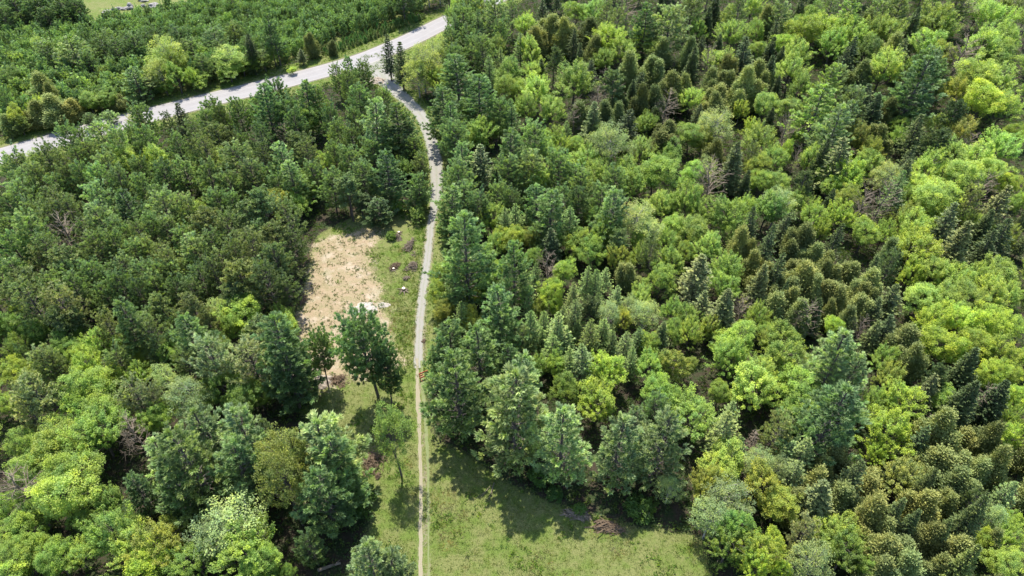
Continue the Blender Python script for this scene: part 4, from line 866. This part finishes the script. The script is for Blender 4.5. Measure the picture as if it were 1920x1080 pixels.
# ------------------------------------------------------------------ brush piles, logs, stumps, rocks, soil heaps, gate
def rock_mesh(name, seed, sx, sy, sz, mat, rough=.6):
    import bmesh
    r = np.random.default_rng(seed); bm = bmesh.new(); bmesh.ops.create_icosphere(bm, subdivisions=3, radius=1)
    ph = r.uniform(0, 6, 6); cuts = nrm(r.normal(0, 1, (7, 3)))
    for v in bm.verts:
        c = np.array(v.co); f = 1 + rough*.5*(math.sin(3*c[0]+ph[0])*math.sin(3*c[1]+ph[1]) + .6*math.sin(6*c[2]+ph[2])*math.sin(5*c[0]+ph[3]))
        for q in cuts:
            dd = c@q
            if dd > .72: f *= 1-(dd-.72)*.55
        v.co = Vector((c[0]*f*sx, c[1]*f*sy, max(c[2]*f*sz, -.35*sz)))
    me = bpy.data.meshes.new(name); bm.to_mesh(me); bm.free(); me.materials.append(mat); return me
M['rock'] = plain_mat('pale_field_stone', (.12, .112, .10), (.30, .285, .27), 2, .9, .6)
M['rockd'] = plain_mat('dark_field_stone', (.04, .045, .04), (.12, .12, .11), 3, .9, .4)
M['soil'] = plain_mat('pale_dry_soil', (0.172, 0.140, 0.105), (0.296, 0.250, 0.203), 1.6, .95, .6)
M['white_sand'] = plain_mat('almost_white_sand', (0.234, 0.207, 0.176), (0.328, 0.300, 0.265), 1.4, .95, .5)
M['red'] = plain_mat('faded_red_paint', (.42, .05, .045), (.60, .09, .075), 5, .5)
M['cutwood'] = plain_mat('fresh_cut_wood', (.50, .42, .30), (.70, .62, .48), 4, .8)
def pile(px, py, lx, ly, h, n_, seed, label, mat='dead', name='brush_pile', rz=0., straight=False):
    """tangle of sticks lying over one another, with a few root clumps"""
    r = np.random.default_rng(seed); T = Tubes()
    for i in range(n_):
        if i % 24 == 0: q = np.array([r.normal(0, lx*.3), r.normal(0, ly*.3)])
        c = np.array([q[0]*(.9 if i % 5 else .2) + r.normal(0, lx*.16), q[1]*(.9 if i % 5 else .2) + r.normal(0, ly*.16), 0]); rr = 1-min(1, math.hypot(c[0]/lx, c[1]/ly))
        c[2] = r.uniform(.02, max(.06, h*rr)); a = r.normal(0, .35) if straight else r.uniform(0, 6.28)
        l_ = r.uniform(.35, 1.)*(1.6 if straight else .75)*min(1.6, lx)/1.2; d = np.array([math.cos(a), math.sin(a), r.normal(0, .22)])*l_
        k_ = r.normal(0, .12, 3)*l_; p0 = c-d*.5; p2 = c+d*.5; p0[2] = max(.03, p0[2]); p2[2] = max(.03, p2[2]); t_ = r.uniform(.03, .09)
        T.add([p0, (p0+p2)/2+k_+[0, 0, .05], p2], [t_, t_*.8, t_*.4], 4)
    o = link_obj(name, T.mesh(name, M[mat])); p = at(px, py)[0]; o.location = p; o.rotation_euler = (0, 0, rz)
    return tag(o, label, 'brush pile', 'piles of cut brush on the open ground' if name == 'brush_pile' else None)
pile(697, 866, 2.4, 3.2, 1.2, 300, 1, 'tangled grey-brown brush pile beside the lone small tree on the meadow', 'deadbrown')
pile(708, 893, .9, 1.1, .5, 70, 2, 'little heap of brown twigs just below the tangled brush pile', 'deadbrown')
pile(770, 462, 1.5, 3.4, .9, 210, 3, 'long grey brush pile close beside the driveway at the clearing', 'dead')
pile(774, 500, 1.6, 2.4, .8, 150, 4, 'grey brush heap just below the long pile near the driveway', 'dead')
pile(738, 500, 1.5, 2.0, .8, 150, 5, 'dark twiggy brush heap between bare soil and green grass', 'deadbrown')
pile(762, 524, 1.1, .9, .5, 80, 6, 'small grey brush heap above the pale cut stump', 'dead')
pile(744, 445, 1.7, 1.3, .6, 120, 7, 'grey brush around the bright green shrub at the clearing top', 'dead')
pile(566, 563, 1.4, 2.6, .8, 150, 8, 'grey brush line along the left edge of the sandy clearing', 'deadbrown')
pile(580, 488, 1.0, 2.2, .6, 90, 9, 'thin dead brush at the upper left edge of the clearing', 'deadbrown')
pile(1085, 966, 3.2, .9, .5, 110, 10, 'long slash pile of pale poles under the meadow-edge pines', 'dead', rz=-.25, straight=True)
pile(1140, 990, 3.6, 1.3, .6, 190, 11, 'wide brown slash pile in shade below the big pines', 'deadbrown', rz=-.2, straight=True)
pile(795, 640, .4, .8, .35, 170, 12, 'thin dead brush at the right edge of the driveway', 'deadbrown')
pile(632, 712, 2.2, 1.6, .7, 190, 13, 'brown debris pile beside the soil heap under the slim pine', 'deadbrown')
def branch_obj(name, px, py, pts, rad, mat, label, cat, rz=0):
    T = Tubes()
    for pl, rr in zip(pts, rad): T.add(pl, rr, 6)
    o = link_obj(name, T.mesh(name, M[mat])); o.location = at(px, py)[0]; o.rotation_euler = (0, 0, rz); return tag(o, label, cat)
branch_obj('fallen_branch', 926, 925, [[(0, 1.6, .12), (-.3, .3, .15), (-.9, -1.7, .06)], [(-.3, .3, .15), (-.1, -1.0, .1)], [(-.6, -.7, .1), (-1.3, -.9, .1)]], [[.07, .06, .02], [.035, .015], [.03, .01]], 'dead', 'pale bent fallen branch on the grass left of the big pine shadow', 'branch')
branch_obj('fallen_branch', 908, 926, [[(.9, 1.3, .1), (0, 0, .12), (-1.4, -.9, .06)], [(0, 0, .12), (-.6, -.9, .1)]], [[.05, .04, .015], [.03, .012]], 'dead', 'thinner grey fallen branch just left of the pale bent one', 'branch')
branch_obj('fallen_log', 617, 1064, [[(-1.3, -.5, .22), (0, 0, .26), (1.4, .5, .2)], [(.6, .25, .25), (1.3, .7, .5)], [(0, .1, .25), (.9, .6, .35)]], [[.24, .22, .16], [.06, .03], [.05, .02]], 'dead', 'weathered grey fallen log at the bottom left of the meadow', 'log')
def stump(px, py, label, s=1., seed=1):
    root = bpy.data.objects.new('tree_stump', None); COL.objects.link(root); root.location = at(px, py)[0]; root.scale = (s, s, s)
    T = Tubes(); r = np.random.default_rng(seed); T.add([(0, 0, -.05), (0, 0, .15), (.03, .02, .5)], [.5, .34, .28], 10)
    o = link_obj('trunk', T.mesh('trunk', M['deadbrown']), root)
    for i in range(9):
        a = i*.7+r.normal(0, .15); l_ = r.uniform(.7, 1.5); T2 = Tubes(); d = np.array([math.cos(a), math.sin(a), 0])
        T2.add([d*.25+UP*.15, d*l_*.6+UP*.2, d*l_+UP*.03], [.12, .07, .02], 5); link_obj('root', T2.mesh('root', M['dead']), root)
    T3 = Tubes(); T3.add([(.03, .02, .502), (.03, .02, .53)], [.26, .25], 12); link_obj('cut_top', T3.mesh('cut_top', M['cutwood']), root)
    return tag(root, label, 'stump', 'stumps in the clearing')
stump(757, 545, 'pale cut stump with spread grey roots left of the driveway', 1.2, 2)
stump(748, 438, 'dark stump with a white top beside the bright green shrub', .9, 3)
stump(738, 506, 'low stump half hidden in the dark twiggy brush heap', .8, 4)
def mound(name, px, py, lx, ly, h, seed, mat, label, cat):
    r = np.random.default_rng(seed); nx_, ny_ = 42, 42; g = np.linspace(-1, 1, nx_); A, B = np.meshgrid(g, g); ph = r.uniform(0, 6, 8)
    ang = np.arctan2(B, A); edge = 1+.14*np.sin(3*ang+ph[0])+.08*np.sin(7*ang+ph[1]); rr = np.hypot(A, B)/edge
    z = h*np.clip(1-rr**2*1.15, -.12, 1)*(1+.22*np.sin(6*A+ph[2])*np.sin(7*B+ph[3])) + .12*h*np.sin(15*A+ph[4]+3*B)*np.sin(17*B+ph[5]) + r.normal(0, .03*h, A.shape)
    ii = np.arange(nx_*ny_).reshape(ny_, nx_); F_ = np.stack([ii[:-1, :-1], ii[:-1, 1:], ii[1:, 1:], ii[1:, :-1]], -1).reshape(-1, 4)
    o = link_obj(name, make_mesh(name, np.stack([A*lx, B*ly, z], -1).reshape(-1, 3), F_, M[mat])); o.location = at(px, py)[0]; return tag(o, label, cat)
mound('sand_heap', 684, 578, 2.5, 1.6, .35, 1, 'white_sand', 'low almost white sand heap above the big clearing pine', 'sand heap')
mound('sand_heap', 720, 572, 1.2, .8, .15, 2, 'white_sand', 'smaller flat pale sand patch right of the white sand heap', 'sand heap')
mound('soil_heap', 567, 702, 3.0, 2.4, 1.3, 3, 'soil', 'lumpy pale soil heap left of the slim leaning pine', 'soil heap')
mound('soil_heap', 600, 716, 2.2, 1.6, .8, 4, 'soil', 'lower soil heap right of the slim leaning pine', 'soil heap')
mound('soil_heap', 703, 152, 3.2, 2.0, .8, 5, 'soil', 'low soil heap in the grass at the driveway junction', 'soil heap')
def rock(px, py, sx, sy, sz, seed, label, mat='rock', grp=None):
    o = link_obj('boulder', rock_mesh('boulder', seed, sx, sy, sz, M[mat])); p = at(px, py)[0]; p[2] = .2*sz; o.location = p; o.rotation_euler = (0, 0, seed); return tag(o, label, 'boulder', grp)
gR = 'boulders across the far field'
for a in [(201, 24, 1.6, 1.2, .9, 1, 'pale boulder at the left end of the stone line in the far field'), (228, 17.5, 2.2, .9, .6, 3, 'long low boulder in the middle of the far field stone line'),
          (236, 16.5, 1.6, .8, .7, 4, 'small low boulder near the right end of the far stone line'), (245, 16, 1.8, 1.2, 1.3, 5, 'pale upright boulder at the right end of the far stone line'),
          (270, 1.5, 2.0, 1.3, 1.0, 6, 'pale boulder at the top edge of the photo in the far field'), (268, 12.5, 1.0, .8, .7, 7, 'small brown boulder in the grass before the plantation'),
          (289, 12.5, 1.9, 1.3, 1.1, 8, 'rough grey boulder just above the plantation in the far field')]: rock(*a, grp=gR)
rock(214, 22, 1.7, 1.2, 1.1, 2, 'dark boulder in the stone line of the far field', 'rockd', gR)
rock(711, 155, .9, .6, .5, 9, 'small white rock on the soil heap at the driveway junction')
rock(755, 543, .3, .25, .2, 10, 'fist-sized pale stone on top beside the cut stump')
# little red barrier frame at the right edge of the track
root = bpy.data.objects.new('red_barrier', None); COL.objects.link(root); root.location = at(796, 710)[0]; root.scale = (1.3, 1.3, 1.3); root.rotation_euler = (math.radians(-12), 0, math.radians(28))
def box(T, x0, x1, y0, y1, z0, z1):
    b = len(T.V); T.V += [np.array((x, y, z)) for z in (z0, z1) for y in (y0, y1) for x in (x0, x1)]
    T.F += [tuple(b+i for i in f) for f in ((0, 2, 3, 1), (4, 5, 7, 6), (0, 1, 5, 4), (2, 6, 7, 3), (0, 4, 6, 2), (1, 3, 7, 5))]
for x in (-.55, .5):
    T = Tubes(); box(T, x, x+.06, -.03, .03, 0, 1.05); link_obj('post', T.mesh('post', M['red']), root)
for z in (.3, .62, .94):
    T = Tubes(); box(T, -.62, .62, -.065, -.033, z, z+.17); link_obj('board', T.mesh('board', M['red']), root)
for x in (-.49, .5):
    T = Tubes(); box(T, x, x+.06, -.34, .34, -.05, -.002); link_obj('foot', T.mesh('foot', M['red']), root)
tag(root, 'small faded red barrier of boards at the right edge of the track', 'barrier')
